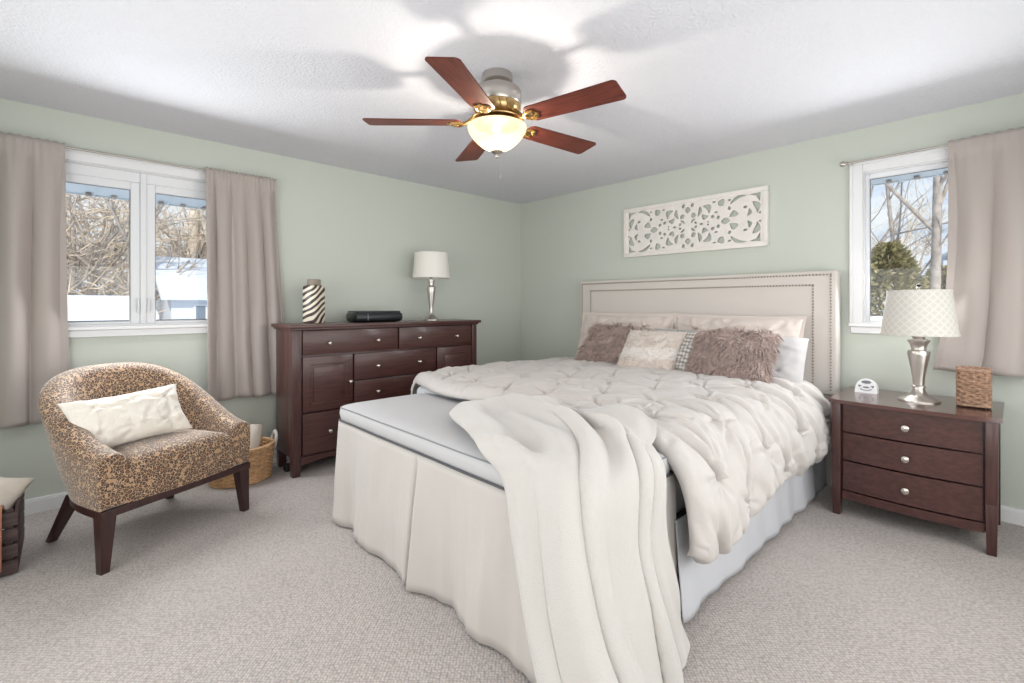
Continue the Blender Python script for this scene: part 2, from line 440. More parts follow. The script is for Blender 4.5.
# windows
def sash(mb, u0, u1, z0, z1, w, fn, d0, d1):
    for (a, b, c, d) in ((u0, u0 + w, z0, z1), (u1 - w, u1, z0, z1), (u0 + w, u1 - w, z0, z0 + w), (u0 + w, u1 - w, z1 - w, z1)):
        fn(mb, a, b, d0, d1, c, d)
def bxN(mb, u0, u1, d0, d1, z0, z1, bev=0.004): mb.box(u0, u1, YN + d0, YN + d1, z0, z1, bev, 1)
def bxE(mb, u0, u1, d0, d1, z0, z1, bev=0.004): mb.box(XE + d0, XE + d1, u0, u1, z0, z1, bev, 1)
def window(name, fn, u0, u1, z0, z1, panes, handle_us, org):
    root = struct(bpy.data.objects.new(name, None)); C.objects.link(root); root.location = org; root['_w'] = tuple(org)
    cw = 0.075
    mb = MB()
    fn(mb, u0, u0 + cw, -0.018, 0.0, z0 + 0.05, z1); fn(mb, u1 - cw, u1, -0.018, 0.0, z0 + 0.05, z1)
    fn(mb, u0 + cw, u1 - cw, -0.018, 0.0, z1 - cw, z1)
    # backband step and reveal
    fn(mb, u0, u0 + 0.02, -0.026, -0.018, z0 + 0.05, z1); fn(mb, u1 - 0.02, u1, -0.026, -0.018, z0 + 0.05, z1); fn(mb, u0 + 0.02, u1 - 0.02, -0.026, -0.018, z1 - 0.02, z1)
    mb.build('casing', M_white, root)
    mb = MB(); fn(mb, u0 - 0.005, u1 + 0.005, -0.028, 0.05, z0 + 0.045, z0 + 0.07); fn(mb, u0 + 0.005, u1 - 0.005, -0.016, 0.0, z0, z0 + 0.045)
    mb.build('sill', M_white, root)
    fr = MB(); sash(fr, u0 + 0.052, u1 - 0.052, z0 + 0.05, z1 - 0.052, 0.03, fn, 0.0, 0.12); fr.build('window_frame', M_vinyl, root)
    for (p0, p1, q0, q1) in panes:
        sm = MB(); sash(sm, p0 - 0.052, p1 + 0.052, q0 - 0.055, q1 + 0.052, 0.0525, fn, 0.035, 0.085); fn(sm, p0 - 0.052, p1 + 0.052, 0.03, 0.09, q1 + 0.05, z1 - 0.075)
        so = sm.build('sash', M_vinyl, root)
        g = MB(); fn(g, p0 - 0.006, p1 + 0.006, 0.06, 0.066, q0 - 0.006, q1 + 0.006, 0); g.build('pane', M_glass, so, smooth=False)
        gk = MB(); sash(gk, p0 - 0.004, p1 + 0.004, q0 - 0.004, q1 + 0.004, 0.008, fn, 0.05, 0.058); gk.build('glazing_gasket', M_greyplastic, so)
    for hu, hz in handle_us:
        h = MB(); fn(h, hu - 0.010, hu + 0.010, 0.018, 0.036, hz - 0.03, hz + 0.03, 0.004); fn(h, hu - 0.007, hu + 0.007, 0.006, 0.02, hz - 0.015, hz + 0.065, 0.004)
        h.build('handle', M_vinyl, root)
    return root
window('window_1', bxN, *W1, [(-0.165, 0.308, 1.135, 2.012), (0.441, 0.915, 1.135, 2.012)], [(0.347, 1.22), (0.403, 1.22)], (0.375, YN, 1.036))
window('window_2', bxE, *W2, [(-0.165, 0.675, 1.17, 2.093)], [(0.725, 1.42)], (XE, 0.25, 1.048))
# mullion cover between the two casements belongs to window 1
w1 = bpy.data.objects['window_1']
MB().box(0.359, 0.391, YN + 0.02, YN + 0.09, 1.1, 2.136, 0.003).build('mullion', M_vinyl, w1)

# eaves (vented soffit over both windows) and roof edge outside
def eave(name, x0, x1, y0, y1, along, ez):
    mb = MB().box(x0, x1, y0, y1, ez, ez + 0.015)
    n = 22
    for k in range(n):
        if along == 'X':
            u = x0 + (x1 - x0) * k / n; mb.box(u, u + 0.012, y0, y1, ez - 0.008, ez + 0.001)
        else:
            u = y0 + (y1 - y0) * k / n; mb.box(x0, x1, u, u + 0.012, ez - 0.008, ez + 0.001)
    struct(mb.build(name, M_soffit, smooth=False))
eave('trim_1', XW - T, XE + T, YN + T, YN + 0.92, 'X', 2.10)
eave('trim_2', XE + T, XE + 0.92, YS - T, YN + T - 0.01, 'Y', 2.235)
struct(MB().box(XW - T, XE + T, YN + 0.92, YN + 0.94, 2.09, 2.30).build('trim_3', M_soffit, smooth=False))
struct(MB().box(XE + 0.92, XE + 0.94, YS - T, YN + T, 2.225, 2.42).build('trim_4', M_soffit, smooth=False))
mbv = MB()
for k in range(9): mbv.box(-0.2 + 0.15 * k, -0.165 + 0.15 * k, YN + 0.82, YN + 0.88, 2.080, 2.093)
for k in range(8): mbv.box(XE + 0.82, XE + 0.88, -0.35 + 0.17 * k, -0.315 + 0.17 * k, 2.215, 2.228)
struct(mbv.build('trim_5', M_barkdark, smooth=False))

# ------------------------------------------------------------------ dresser
EX, EXV = M_espresso, M_espresso_v
def knob(parent, c, axis, r=0.0155):
    # mushroom knob; axis '-Y' or '-X'
    prof = [(0.0, 0.030), (r * 0.55, 0.0295), (r * 0.9, 0.026), (r, 0.021), (r * 0.85, 0.016), (r * 0.45, 0.012), (r * 0.4, 0.004), (r * 0.62, 0.0), ]
    mb = MB()
    mb.lathe([(a, -h) for a, h in prof], 20, c, 'Y' if axis == '-Y' else 'X')
    return mb.build('knob', M_nickel_knob, parent)
dr = thing('dresser', 'wide dark espresso wood dresser with nickel knobs against the left wall', 'dresser', (2.02, 3.73, 0))
FY = 3.53
mb = MB().box(1.140, 2.880, 3.49, 3.915, 1.072, 1.098, 0.007); mb.box(1.155, 2.862, 3.512, 3.91, 1.056, 1.073, 0.005)
mb.build('top', EX, dr)
mb = MB().box(1.172, 2.838, 3.56, 3.90, 0.135, 1.058, 0.003); mb.build('carcass', EX, dr)
for x0, x1 in ((1.165, 1.232), (2.795, 2.850)):
    mb = MB().box(x0, x1, 3.522, 3.60, 0.30, 1.058, 0.006); mb.box(x0, x1, 3.522, 3.60, 0.0, 0.302, 0.005, taper=(0.78, 0.78)); mb.build('leg', EXV, dr)
for x0, x1 in ((1.172, 1.235), (2.78, 2.838)):
    MB().box(x0, x1, 3.84, 3.90, 0.0, 0.14, 0.004, taper=(0.8, 0.8)).build('leg', EXV, dr)
mb = MB(); prof = [(1.232, 0.135), (1.232, 0.075), (1.30, 0.088), (1.42, 0.10), (2.61, 0.10), (2.73, 0.088), (2.80, 0.075), (2.80, 0.135)]
mb.prism(prof, lambda u, v, d: (u, d, v), 3.536, 3.556); mb.build('apron', EX, dr)
def slab_front(name, x0, x1, z0, z1, knobs, panel=None):
    mb = MB().box(x0, x1, FY, FY + 0.028, z0, z1, 0.006, 2)
    o = mb.build(name, EX, dr)
    if panel:
        a, b, c, d = panel
        p = MB()
        # recessed groove frame and raised field
        for (u0, u1, v0, v1) in ((a - 0.012, a, c - 0.012, d + 0.012), (b, b + 0.012, c - 0.012, d + 0.012), (a, b, c - 0.012, c), (a, b, d, d + 0.012)):
            p.box(u0, u1, FY - 0.0035, FY + 0.004, v0, v1, 0.003)
        p.box(a + 0.012, b - 0.012, FY - 0.008, FY + 0.004, c + 0.012, d - 0.012, 0.006)
        p.build('raised_panel', EX, o)
    for kx, kz in knobs: knob(o, (kx, FY, kz), '-Y')
    return o
slab_front('drawer', 1.241, 2.011, 0.872, 1.052, [(1.435, 0.955), (1.829, 0.957)])
slab_front('drawer', 2.025, 2.791, 0.872, 1.052, [(2.218, 0.958), (2.617, 0.956)])
slab_front('door', 1.241, 1.620, 0.457, 0.860, [(1.598, 0.649)], (1.305, 1.560, 0.515, 0.795))
slab_front('drawer', 1.632, 2.391, 0.657, 0.858, [(1.829, 0.751), (2.218, 0.752)])
slab_front('drawer', 1.632, 2.391, 0.450, 0.645, [(1.829, 0.545), (2.218, 0.545)])
slab_front('door', 2.405, 2.791, 0.457, 0.860, [(2.456, 0.650)], (2.47, 2.735, 0.515, 0.795))
slab_front('drawer', 1.241, 1.620, 0.148, 0.445, [(1.438, 0.296)])
slab_front('drawer', 1.632, 2.391, 0.148, 0.438, [(1.829, 0.293), (2.218, 0.293)])
slab_front('drawer', 2.405, 2.791, 0.148, 0.445, [(2.60, 0.296)])

# power adapter under the dresser
pa = thing('power_adapter', 'small black power adapter lying on carpet under the left end of dresser', 'adapter', (1.20, 3.73, 0))
MB().box(1.178, 1.222, 3.70, 3.76, 0.0, 0.05, 0.008, 3).build('body', M_black, pa)
MB().tube([tuple(p) for p in catmull([(1.20, 3.758, 0.025), (1.21, 3.82, 0.02), (1.225, 3.90, 0.006), (1.27, 3.96, 0.006)], 20)], 0.004, 6).build('cord', M_black, pa)
# zebra jar
j = thing('zebra_jar', 'tall zebra striped ceramic jar with lid on the dresser', 'jar', (1.407, 3.76, 1.098))
def rsq(a, k=4, n=40):
    out = []
    for i in range(n):
        t = 2 * PI * i / n; c, s_ = math.cos(t), math.sin(t)
        out.append((a * math.copysign(abs(c) ** (2 / k), c), a * math.copysign(abs(s_) ** (2 / k), s_)))
    return out
mb = MB(); P = []
for a, h in ((0.060, 0.0), (0.066, 0.004), (0.068, 0.02), (0.068, 0.27), (0.064, 0.288), (0.045, 0.297)):
    P.append([(1.407 + x * math.cos(0.5) - y * math.sin(0.5), 3.76 + x * math.sin(0.5) + y * math.cos(0.5), 1.098 + h) for x, y in rsq(a)])
V = mb.grid(P, closev=True); mb.cap(V[0][::-1]); mb.cap(V[-1]); mb.build('body', M_zebra, j)
MB().lathe([(0.046, 0.297), (0.050, 0.302), (0.050, 0.338), (0.045, 0.343), (0, 0.344)], 32, (1.407, 3.76, 1.098)).build('lid', mat('taupe_lid', srgb(150, 140, 126), 0.5), j)

# black box
k = thing('black_media_box', 'low black rounded box lying on the dresser between jar and lamp', 'box', (1.95, 3.74, 1.098))
mb = MB(); P = []
for x, q in ((1.690, 0.45), (1.693, 0.72), (1.705, 0.92), (1.73, 1), (2.09, 1), (2.115, 0.92), (2.127, 0.72), (2.130, 0.45)):
    ring = []
    for i in range(32):
        t = 2 * PI * i / 32; c, s_ = math.cos(t), math.sin(t)
        yy = 0.115 * math.copysign(abs(c) ** 0.5, c) * q; zz = 0.042 * math.copysign(abs(s_) ** 0.7, s_) * q
        ring.append((x, 3.74 + yy, 1.098 + 0.042 + zz))
    P.append(ring)
V = mb.grid(P, closev=True); mb.cap(V[0][::-1]); mb.cap(V[-1]); mb.build('body', mat('black_plastic', srgb(38, 40, 44), 0.3), k)
MB().box(1.715, 2.105, 3.65, 3.84, 1.174, 1.190, 0.007, 3).build('lid', mat('black_plastic_lid', srgb(48, 49, 53), 0.35), k)
MB().box(1.79, 1.796, 3.620, 3.630, 1.112, 1.168, 0.002).build('latch', M_greyplastic, k)

# lamps
def lathe_at(prof, c, name, m, parent, seg=40, caps=True, facet=None):
    return MB().lathe(prof, facet or seg, c, caps=caps).build(name, m, parent, angle=50 if not facet else 25)
def shade(parent, c, r0, r1, z0, z1, m):
    prof = [(r0, z0), (r1, z1), (r1 - 0.004, z1), (r0 - 0.004, z0 + 0.0), (r0, z0)]
    s_ = MB().lathe(prof, 56, c, caps=False).build('lamp_shade', m, parent)
    for rr, za, zb in ((r0, z0 - 0.002, z0 + 0.009), (r1, z1 - 0.009, z1 + 0.002)):
        MB().lathe([(rr + 0.0015, za), (rr + 0.0015, zb), (rr - 0.006, zb), (rr - 0.006, za), (rr + 0.0015, za)], 56, c, caps=False).build('shade_trim', m, s_)
    sp = MB()
    for q in range(3):
        a = q * 2 * PI / 3
        sp.tube([(c[0], c[1], c[2] + z1 - 0.02), (c[0] + (r1 - 0.003) * math.cos(a), c[1] + (r1 - 0.003) * math.sin(a), c[2] + z1 - 0.012)], 0.0022, 6)
    sp.build('shade_spider', M_nickel, s_)
lc = (2.480, 3.74, 1.098)
l1 = thing('table_lamp', 'small table lamp with white drum shade and slim silver base on the dresser', 'lamp', lc)
lathe_at([(0.086, 0.0), (0.086, 0.008), (0.078, 0.014), (0.058, 0.026), (0.036, 0.042), (0.026, 0.055), (0.022, 0.066)], lc, 'base', M_nickel, l1, facet=16)
lathe_at([(0.020, 0.066), (0.017, 0.09), (0.020, 0.13), (0.030, 0.20), (0.038, 0.262), (0.042, 0.30), (0.040, 0.312), (0.028, 0.318), (0.026, 0.322), (0.028, 0.345), (0.034, 0.372), (0.034, 0.378), (0.014, 0.382), (0.012, 0.41)], lc, 'stem', M_nickel, l1)
lathe_at([(0.008, 0.41), (0.012, 0.42), (0.012, 0.47), (0.004, 0.475), (0.004, 0.63), (0.009, 0.635), (0.007, 0.645), (0.0, 0.648)], lc, 'harp', M_nickel, l1, 16)
shade(l1, lc, 0.172, 0.152, 0.395, 0.625, M_shade)

# ------------------------------------------------------------------ nightstand
ns = thing('nightstand', 'dark espresso wood nightstand with three drawers beside the bed', 'nightstand', (3.59, 0.405, 0))
FX = 3.325
mb = MB(); top = [(3.285, 0.09), (3.31, 0.032), (3.89, 0.032), (3.89, 0.776), (3.31, 0.776), (3.285, 0.722)]
def bowed(poly_z0, z1, x0, y0, y1, back, bow, bev, m, name, parent):
    pts = []
    n = 14
    for i in range(n + 1):
        y = y0 + (y1 - y0) * i / n; s_ = (y - y0) / (y1 - y0) * 2 - 1
        pts.append((x0 - bow * (1 - s_ * s_), y))
    poly = pts + [(back, y1), (back, y0)]
    b = MB(); b.prism(poly, lambda u, v, d: (u, v, d), poly_z0, z1)
    if bev:
        es = [e for e in b.bm.edges if len(e.link_faces) == 2 and e.calc_face_angle() > 0.6]
        bmesh.ops.bevel(b.bm, geom=es, offset=bev, segments=2, affect='EDGES')
    return b.build(name, m, parent)
tb = MB(); tp = []
for i in range(13):
    y = 0.085 + (0.725 - 0.085) * i / 12; s_ = i / 6 - 1; tp.append((3.288 - 0.016 * (1 - s_ * s_), y))
tp += [(3.322, 0.766), (3.888, 0.766), (3.888, 0.042), (3.322, 0.042)]
tb.prism(tp, lambda u, v, d: (u, v, d), 0.664, 0.686)
es = [e for e in tb.bm.edges if e.calc_face_angle() > 0.5]; bmesh.ops.bevel(tb.bm, geom=es, offset=0.006, segments=2, affect='EDGES')
tb.build('top', mat('espresso_gloss', srgb(84, 54, 50), 0.18, var=(5, 0.25, (6, 1, 6)), coat=0.4), ns)
MB().box(3.36, 3.875, 0.075, 0.733, 0.10, 0.665, 0.003).build('carcass', M_espresso_v, ns)
for y0, y1 in ((0.056, 0.102), (0.704, 0.750)):
    mb = MB().box(3.318, 3.385, y0, y1, 0.25, 0.664, 0.005); mb.box(3.318, 3.385, y0, y1, 0.0, 0.252, 0.004, taper=(0.8, 0.8)); mb.build('leg', M_espresso_v, ns)
    MB().box(3.82, 3.875, y0, y1, 0.0, 0.664, 0.004).build('leg', M_espresso_v, ns)
for z0, z1 in ((0.499, 0.656), (0.333, 0.489), (0.157, 0.323)):
    d = bowed(z0, z1, FX + 0.012, 0.110, 0.697, 3.362, 0.026, 0.006, M_espresso_h if False else M_espresso, 'drawer', ns)
    knob(d, (FX + 0.012 - 0.026, 0.406, (z0 + z1) / 2 - 0.004), '-X', 0.019)
bowed(0.100, 0.147, FX + 0.014, 0.104, 0.702, 3.36, 0.024, 0.003, M_espresso, 'apron', ns)

lc2 = (3.60, 0.383, 0.686)
l2 = thing('table_lamp', 'large table lamp with lattice pattern shade and silver base on the nightstand', 'lamp', lc2)
lathe_at([(0.098, 0.0), (0.098, 0.006), (0.086, 0.014), (0.060, 0.026), (0.038, 0.044), (0.030, 0.062), (0.028, 0.078)], lc2, 'base', M_nickel, l2)
lathe_at([(0.034, 0.078), (0.034, 0.086), (0.027, 0.090), (0.029, 0.13), (0.040, 0.20), (0.051, 0.262), (0.053, 0.278), (0.050, 0.290), (0.036, 0.294), (0.034, 0.300), (0.040, 0.325), (0.052, 0.346), (0.053, 0.352), (0.030, 0.356), (0.026, 0.362), (0.034, 0.372), (0.014, 0.380), (0.012, 0.40)], lc2, 'stem', M_nickel, l2)
lathe_at([(0.010, 0.40), (0.014, 0.41), (0.014, 0.46), (0.004, 0.465), (0.004, 0.645), (0.010, 0.65), (0.010, 0.656), (0.004, 0.662)], lc2, 'harp', M_nickel, l2, 16)
MB().lathe([(0, 0.678), (0.009, 0.674), (0.011, 0.668), (0.008, 0.661), (0, 0.659)], 16, lc2).build('finial', M_black, l2)
shade(l2, lc2, 0.176, 0.146, 0.382, 0.638, M_lattice)

# basket weave
def woven(parent, c, outline, z0, z1, rows, strand, m, rot=0.0, flare=0.0, stakes=28, amp=0.004, seg=5, smp=112):
    mb = MB()
    n = smp
    ol = resample(list(outline) + [outline[0]], n + 1)[:-1]
    # outward normals
    for r in range(rows):
        z = z0 + (z1 - z0) * (r + 0.5) / rows; f = 1 + flare * (z - z0) / (z1 - z0)
        pts = []
        for i in range(n):
            p = ol[i] * f; t = ol[(i + 1) % n] - ol[i - 1]; nn = np.array((t[1], -t[0])); nn /= np.linalg.norm(nn)
            w = amp * math.sin(i / n * stakes * PI * 2 / 2 + r * PI)
            q = p + nn * w
            pts.append((c[0] + q[0] * math.cos(rot) - q[1] * math.sin(rot), c[1] + q[0] * math.sin(rot) + q[1] * math.cos(rot), c[2] + z))
        mb.tube(pts, strand, seg, closed=True)
    o = mb.build('weave', m, parent)
    sb = MB()
    for k in range(stakes):
        i = int(k * n / stakes); pts = []
        for z in (z0, z1):
            f = 1 + flare * (z - z0) / (z1 - z0); q = ol[i] * f
            pts.append((c[0] + q[0] * math.cos(rot) - q[1] * math.sin(rot), c[1] + q[0] * math.sin(rot) + q[1] * math.cos(rot), c[2] + z))
        sb.tube(pts, strand * 0.8, 5)
    sb.build('stakes', m, o)
    for nm, z, rr in (('rim', z1 + strand * 0.5, strand * 1.6), ('base_ring', z0, strand * 1.5)):
        f = 1 + flare * (z - z0) / (z1 - z0)
        MB().tube([(c[0] + (q[0] * math.cos(rot) - q[1] * math.sin(rot)) * f, c[1] + (q[0] * math.sin(rot) + q[1] * math.cos(rot)) * f, c[2] + z) for q in ol], rr, 6, closed=True).build(nm, m, parent)
    b = MB(); b.prism([((q[0] * math.cos(rot) - q[1] * math.sin(rot)) * 0.98, (q[0] * math.sin(rot) + q[1] * math.cos(rot)) * 0.98) for q in ol], lambda u, v, d: (c[0] + u, c[1] + v, c[2] + d), z0, z0 + 0.006)
    b.build('bottom', m, parent)
bc = (3.60, 0.155, 0.686)
bk = thing('wicker_basket', 'square brown wicker basket standing on the nightstand beside the lamp', 'basket', bc)
woven(bk, bc, [np.array(p) for p in rsq(0.061, 7, 48)], 0.016, 0.200, 15, 0.0068, M_wickerdark, rot=0.08, stakes=18, amp=0.0045)
for sx in (-1, 1):
    for sy in (-1, 1):
        MB().lathe([(0.006, 0), (0.007, 0.012), (0.004, 0.016)], 10, (bc[0] + sx * 0.048, bc[1] + sy * 0.048, bc[2])).build('foot', M_black, bk)
# small white dock / clock
dk = thing('clock_radio', 'small white domed clock radio on the nightstand near the bed', 'clock', (3.71, 0.645, 0.686))
mb = MB(); P = []
for i in range(17):
    t = i / 16; a = PI * t; yy = 0.058 * math.cos(a); zz = 0.085 * math.sin(a) ** 0.6
    row = []
    for xx, k_ in ((-0.045, 1.0), (-0.030, 1.0), (0.0, 0.97), (0.03, 0.9), (0.04, 0.8)):
        lean = 0.030 * (zz / 0.085) if xx < 0 else 0
        row.append((3.71 + xx + lean, 0.645 + yy * (1.0 if zz < 0.01 else 0.98) * k_ ** 0.3, 0.686 + zz * k_))
    P.append(row)
V = mb.grid(P); mb.cap([r[0] for r in V]); mb.cap([r[-1] for r in V][::-1]); mb.cap(list(V[0]) + list(V[-1][::-1])); mb.build('housing', M_plastic, dk)
def dock_pt(y, z, d=0.002): return (3.71 - 0.045 + 0.030 * (z / 0.085) - d, 0.645 + y, 0.686 + z)
def ell(cy, cz, a, b, a0=0, a1=2 * PI, n=24): return [(cy + a * math.cos(a0 + (a1 - a0) * i / n), cz + b * math.sin(a0 + (a1 - a0) * i / n)) for i in range(n + (0 if a1 - a0 > 6.2 else 1))]
MB().prism(ell(0, 0.066, 0.026, 0.010), lambda u, v, d: dock_pt(u, v, d), -0.003, 0.003).build('display', M_greyplastic, dk)
mb = MB()
mb.prism(ell(0, 0.026, 0.032, 0.012, PI, 2 * PI, 12) + ell(0, 0.024, 0.022, 0.006, 2 * PI, PI, 12), lambda u, v, d: dock_pt(u, v, d), -0.003, 0.002)
mb.prism(ell(0, 0.034, 0.018, 0.005), lambda u, v, d: dock_pt(u, v, d), -0.003, 0.002)
for s_ in (-1, 1): mb.prism([(s_ * 0.022, 0.044), (s_ * 0.042, 0.047), (s_ * 0.036, 0.030)], lambda u, v, d: dock_pt(u, v, d), -0.003, 0.002)
mb.build('buttons', M_greyplastic, dk)

# ------------------------------------------------------------------ wall art (fretwork panel)
AY0, AY1, AZ0, AZ1 = 1.292, 2.572, 1.693, 2.154
ar = thing('carved_wall_panel', 'long whitewashed carved fretwork panel hanging above the headboard', 'wall art', (XE, 1.932, 1.693))
HWA, HHA = (AY1 - AY0) / 2, (AZ1 - AZ0) / 2
M_carved = mat('whitewashed_wood', srgb(240, 235, 230), 0.8, bump=(50, 0.15, 4), var=(12, 0.04))
def leaf(cx, cy, l, w, ang, bend=0.0, n=10, tip=0.0):
    """teardrop hole, bent along its length"""
    up, dn = [], []
    for i in range(n + 1):
        t = i / n; x = (t - 0.5) * l; y0 = bend * l * (1 - (2 * t - 1) ** 2); ww = w / 2 * (math.sin(PI * t) ** 0.75) * (1 + tip * (t - 0.5))
        ww *= 1.15; up.append((x, y0 + ww)); dn.append((x, y0 - ww))
    pts = up + dn[-2:0:-1]
    ca, sa = math.cos(ang), math.sin(ang)
    return [(cx + x * ca - y * sa, cy + x * sa + y * ca) for x, y in pts]
R_ = math.radians
Q = [  # one quadrant: x from centre toward the end, y up
    [(0.585, 0.185), (0.500, 0.185), (0.555, 0.165), (0.585, 0.120)],
    leaf(0.425, 0.152, 0.150, 0.026, R_(22), 0.16, tip=-0.8),
    leaf(0.548, 0.080, 0.095, 0.032, R_(-72), 0.18, tip=-0.8),
    leaf(0.475, 0.090, 0.018, 0.016, 0), leaf(0.452, 0.045, 0.070, 0.020, R_(60), -0.15),
    leaf(0.500, 0.047, 0.052, 0.014, R_(78), -0.15), leaf(0.385, 0.040, 0.062, 0.022, R_(18), 0.12, tip=0.8),
    leaf(0.283, 0.150, 0.050, 0.026, R_(-40), 0.1), leaf(0.318, 0.148, 0.022, 0.018, R_(40)), leaf(0.325, 0.100, 0.058, 0.024, R_(-50), 0.12), leaf(0.352, 0.098, 0.022, 0.014, R_(30)),
    leaf(0.352, 0.165, 0.018, 0.014, 0), leaf(0.228, 0.168, 0.016, 0.012, 0),
    [(0.588, 0.050), (0.572, 0.030), (0.588, 0.022)], leaf(0.560, 0.012, 0.032, 0.014, R_(25)),
    leaf(0.238, 0.030, 0.060, 0.026, R_(70), 0.1), leaf(0.262, 0.036, 0.026, 0.014, R_(10)), leaf(0.216, 0.050, 0.024, 0.014, R_(60)), leaf(0.245, 0.082, 0.016, 0.012, 0),
    leaf(0.165, 0.118, 0.075, 0.020, R_(-52), 0.22), leaf(0.150, 0.065, 0.050, 0.018, R_(-18), -0.2),
    leaf(0.095, 0.108, 0.092, 0.032, R_(74), -0.14, tip=0.7), leaf(0.050, 0.083, 0.036, 0.020, R_(55)),
    leaf(0.040, 0.172, 0.030, 0.020, R_(10)),
    leaf(0.050, 0.036, 0.058, 0.022, R_(38), 0.1), leaf(0.070, 0.018, 0.028, 0.014, R_(-35)),
    leaf(0.140, 0.018, 0.018, 0.014, R_(50)), leaf(0.172, 0.034, 0.016, 0.012, 0), leaf(0.178, 0.012, 0.014, 0.012, 0), leaf(0.120, 0.155, 0.016, 0.012, 0)]
AX = [leaf(0.0, 0.135, 0.045, 0.022, R_(90)), leaf(0.320, 0.0, 0.062, 0.022, 0), leaf(0.120, 0.0, 0.018, 0.014, 0)]
cu = bpy.data.curves.new('fret', 'CURVE'); cu.dimensions = '2D'; cu.fill_mode = 'BOTH'; cu.extrude = 0.004; cu.bevel_depth = 0.0012; cu.bevel_resolution = 1
def spl(pts):
    sp = cu.splines.new('POLY'); sp.points.add(len(pts) - 1)
    for p, q in zip(sp.points, pts): p.co = (q[0], q[1], 0, 1)
    sp.use_cyclic_u = True
spl([(-HWA + 0.02, -HHA + 0.02), (HWA - 0.02, -HHA + 0.02), (HWA - 0.02, HHA - 0.02), (-HWA + 0.02, HHA - 0.02)])
placed = []
def widen(p, k):
    q = np.array(p); c_ = q.mean(axis=0); u, sv_, vt = np.linalg.svd(q - c_); loc = (q - c_) @ vt.T
    loc[:, 1] *= k; loc[:, 0] *= 1 + (k - 1) * 0.25
    return loc @ vt + c_
def dens(q): return np.array(resample(list(q) + [q[0]], 40))
for p, axis in [(q, False) for q in Q] + [(q, True) for q in AX]:
    for k_ in (2.1, 1.9, 1.7, 1.5, 1.35, 1.2, 1.0, 0.85):
        q = widen(p, k_); d_ = dens(q)
        if abs(d_[:, 0]).max() > HWA - 0.038 or abs(d_[:, 1]).max() > HHA - 0.038 if k_ > 1.0 else False: continue
        if not axis and (d_[:, 0].min() < 0.004 or d_[:, 1].min() < 0.004): continue
        if all(np.min(np.linalg.norm(d_[:, None] - e_[None], axis=2)) > 0.0065 for e_ in placed):
            placed.append(d_)
            for sx in (-1, 1):
                for sy in (-1, 1):
                    if axis and (sx, sy) not in (((1, 1), (1, -1)) if abs(q.mean(axis=0)[0]) < 0.01 else ((1, 1), (-1, 1))): continue
                    spl([(x * sx, y * sy) for x, y in q])
            break
co = bpy.data.objects.new('fret_tmp', cu); C.objects.link(co)
dg = bpy.context.evaluated_depsgraph_get(); me = bpy.data.meshes.new_from_object(co.evaluated_get(dg))
bpy.data.objects.remove(co)
me.transform(Matrix(((0, 0, -1, -0.020), (-1, 0, 0, 0), (0, 1, 0, HHA), (0, 0, 0, 1))))
me.materials.clear(); me.materials.append(M_carved)
fo = bpy.data.objects.new('fretwork', me); C.objects.link(fo); fo.parent = ar
# carved ridges following the scrolls
def on_art(x, y, d=0.0255): return (XE - d, 1.932 - x, AZ0 + HHA + y)
rg = MB()
def ridge(pts, r=0.0035):
    for sx in (-1, 1):
        for sy in (-1, 1):
            rg.tube([on_art(x * sx, y * sy) for x, y in resample(catmull(pts, 24), 24)], r, 6)
ridge([(0.59, 0.135), (0.53, 0.168), (0.44, 0.178), (0.35, 0.14), (0.31, 0.07), (0.36, 0.012), (0.45, 0.012), (0.52, 0.04)])
ridge([(0.30, 0.115), (0.26, 0.14), (0.21, 0.14), (0.19, 0.09), (0.21, 0.06)])
ridge([(0.0, 0.165), (0.02, 0.12), (0.07, 0.05), (0.12, 0.04), (0.13, 0.10), (0.14, 0.15), (0.19, 0.15)])
ridge([(0.0, 0.06), (0.03, 0.05), (0.035, 0.0)])
rg.build('scroll_ridges', M_carved, fo)
fm = MB()
def frame_bar(a, b):
    (x0, y0), (x1, y1) = a, b
for (u0, u1, v0, v1) in ((AY0, AY1, AZ1 - 0.036, AZ1), (AY0, AY1, AZ0, AZ0 + 0.036), (AY0, AY0 + 0.036, AZ0 + 0.036, AZ1 - 0.036), (AY1 - 0.036, AY1, AZ0 + 0.036, AZ1 - 0.036)):
    fm.box(XE - 0.034, XE - 0.001, u0, u1, v0, v1, 0.006)
fm.build('frame', M_carved, ar)

# ------------------------------------------------------------------ bed
bed = thing('bed', 'large bed with cream nailhead upholstered headboard and white skirt', 'bed', (2.8, 1.93, 0))
HX0, HX1 = 3.80, 3.895
hb = MB().box(HX0, HX1, 0.825, 3.035, 0.62, 1.478, 0.018, 4)
hbo = hb.build('headboard', M_headboard, bed)
for y0, y1 in ((0.86, 0.93), (2.93, 3.0)):
    MB().box(3.825, 3.88, y0, y1, 0.0, 0.63, 0.006).build('leg', M_headboard, bed)
def nails(y0, y1, zt, zb, step):
    out = []
    z = zb
    while z < zt: out.append((y0, z)); z += step
    y = y0
    while y < y1: out.append((y, zt)); y += step
    z = zt
    while z > zb: out.append((y1, z)); z -= step
    return out
pts = nails(0.862, 3.0, 1.450, 0.66, 0.021) + nails(0.968, 2.893, 1.380, 0.70, 0.021)
pts.sort(key=lambda p: p[0])
near, rest = pts[:100], pts[100:]
def nail_mb(mb, p): mb.lathe([(0, -0.0105), (0.003, -0.010), (0.0058, -0.0075), (0.0064, -0.004)], 8, (HX0, p[0], p[1]), 'X', caps=False)
for p in near:
    b = MB(); nail_mb(b, p); b.build('nailhead', M_nail, hbo)
b = MB()
for p in rest: nail_mb(b, p)
o = b.build('nailheads', M_nail, hbo); o['kind'] = 'stuff'
MB().box(1.80, 3.79, 0.955, 2.905, 0.10, 0.36, 0.02, 3).build('box_spring', M_greyspring, bed)
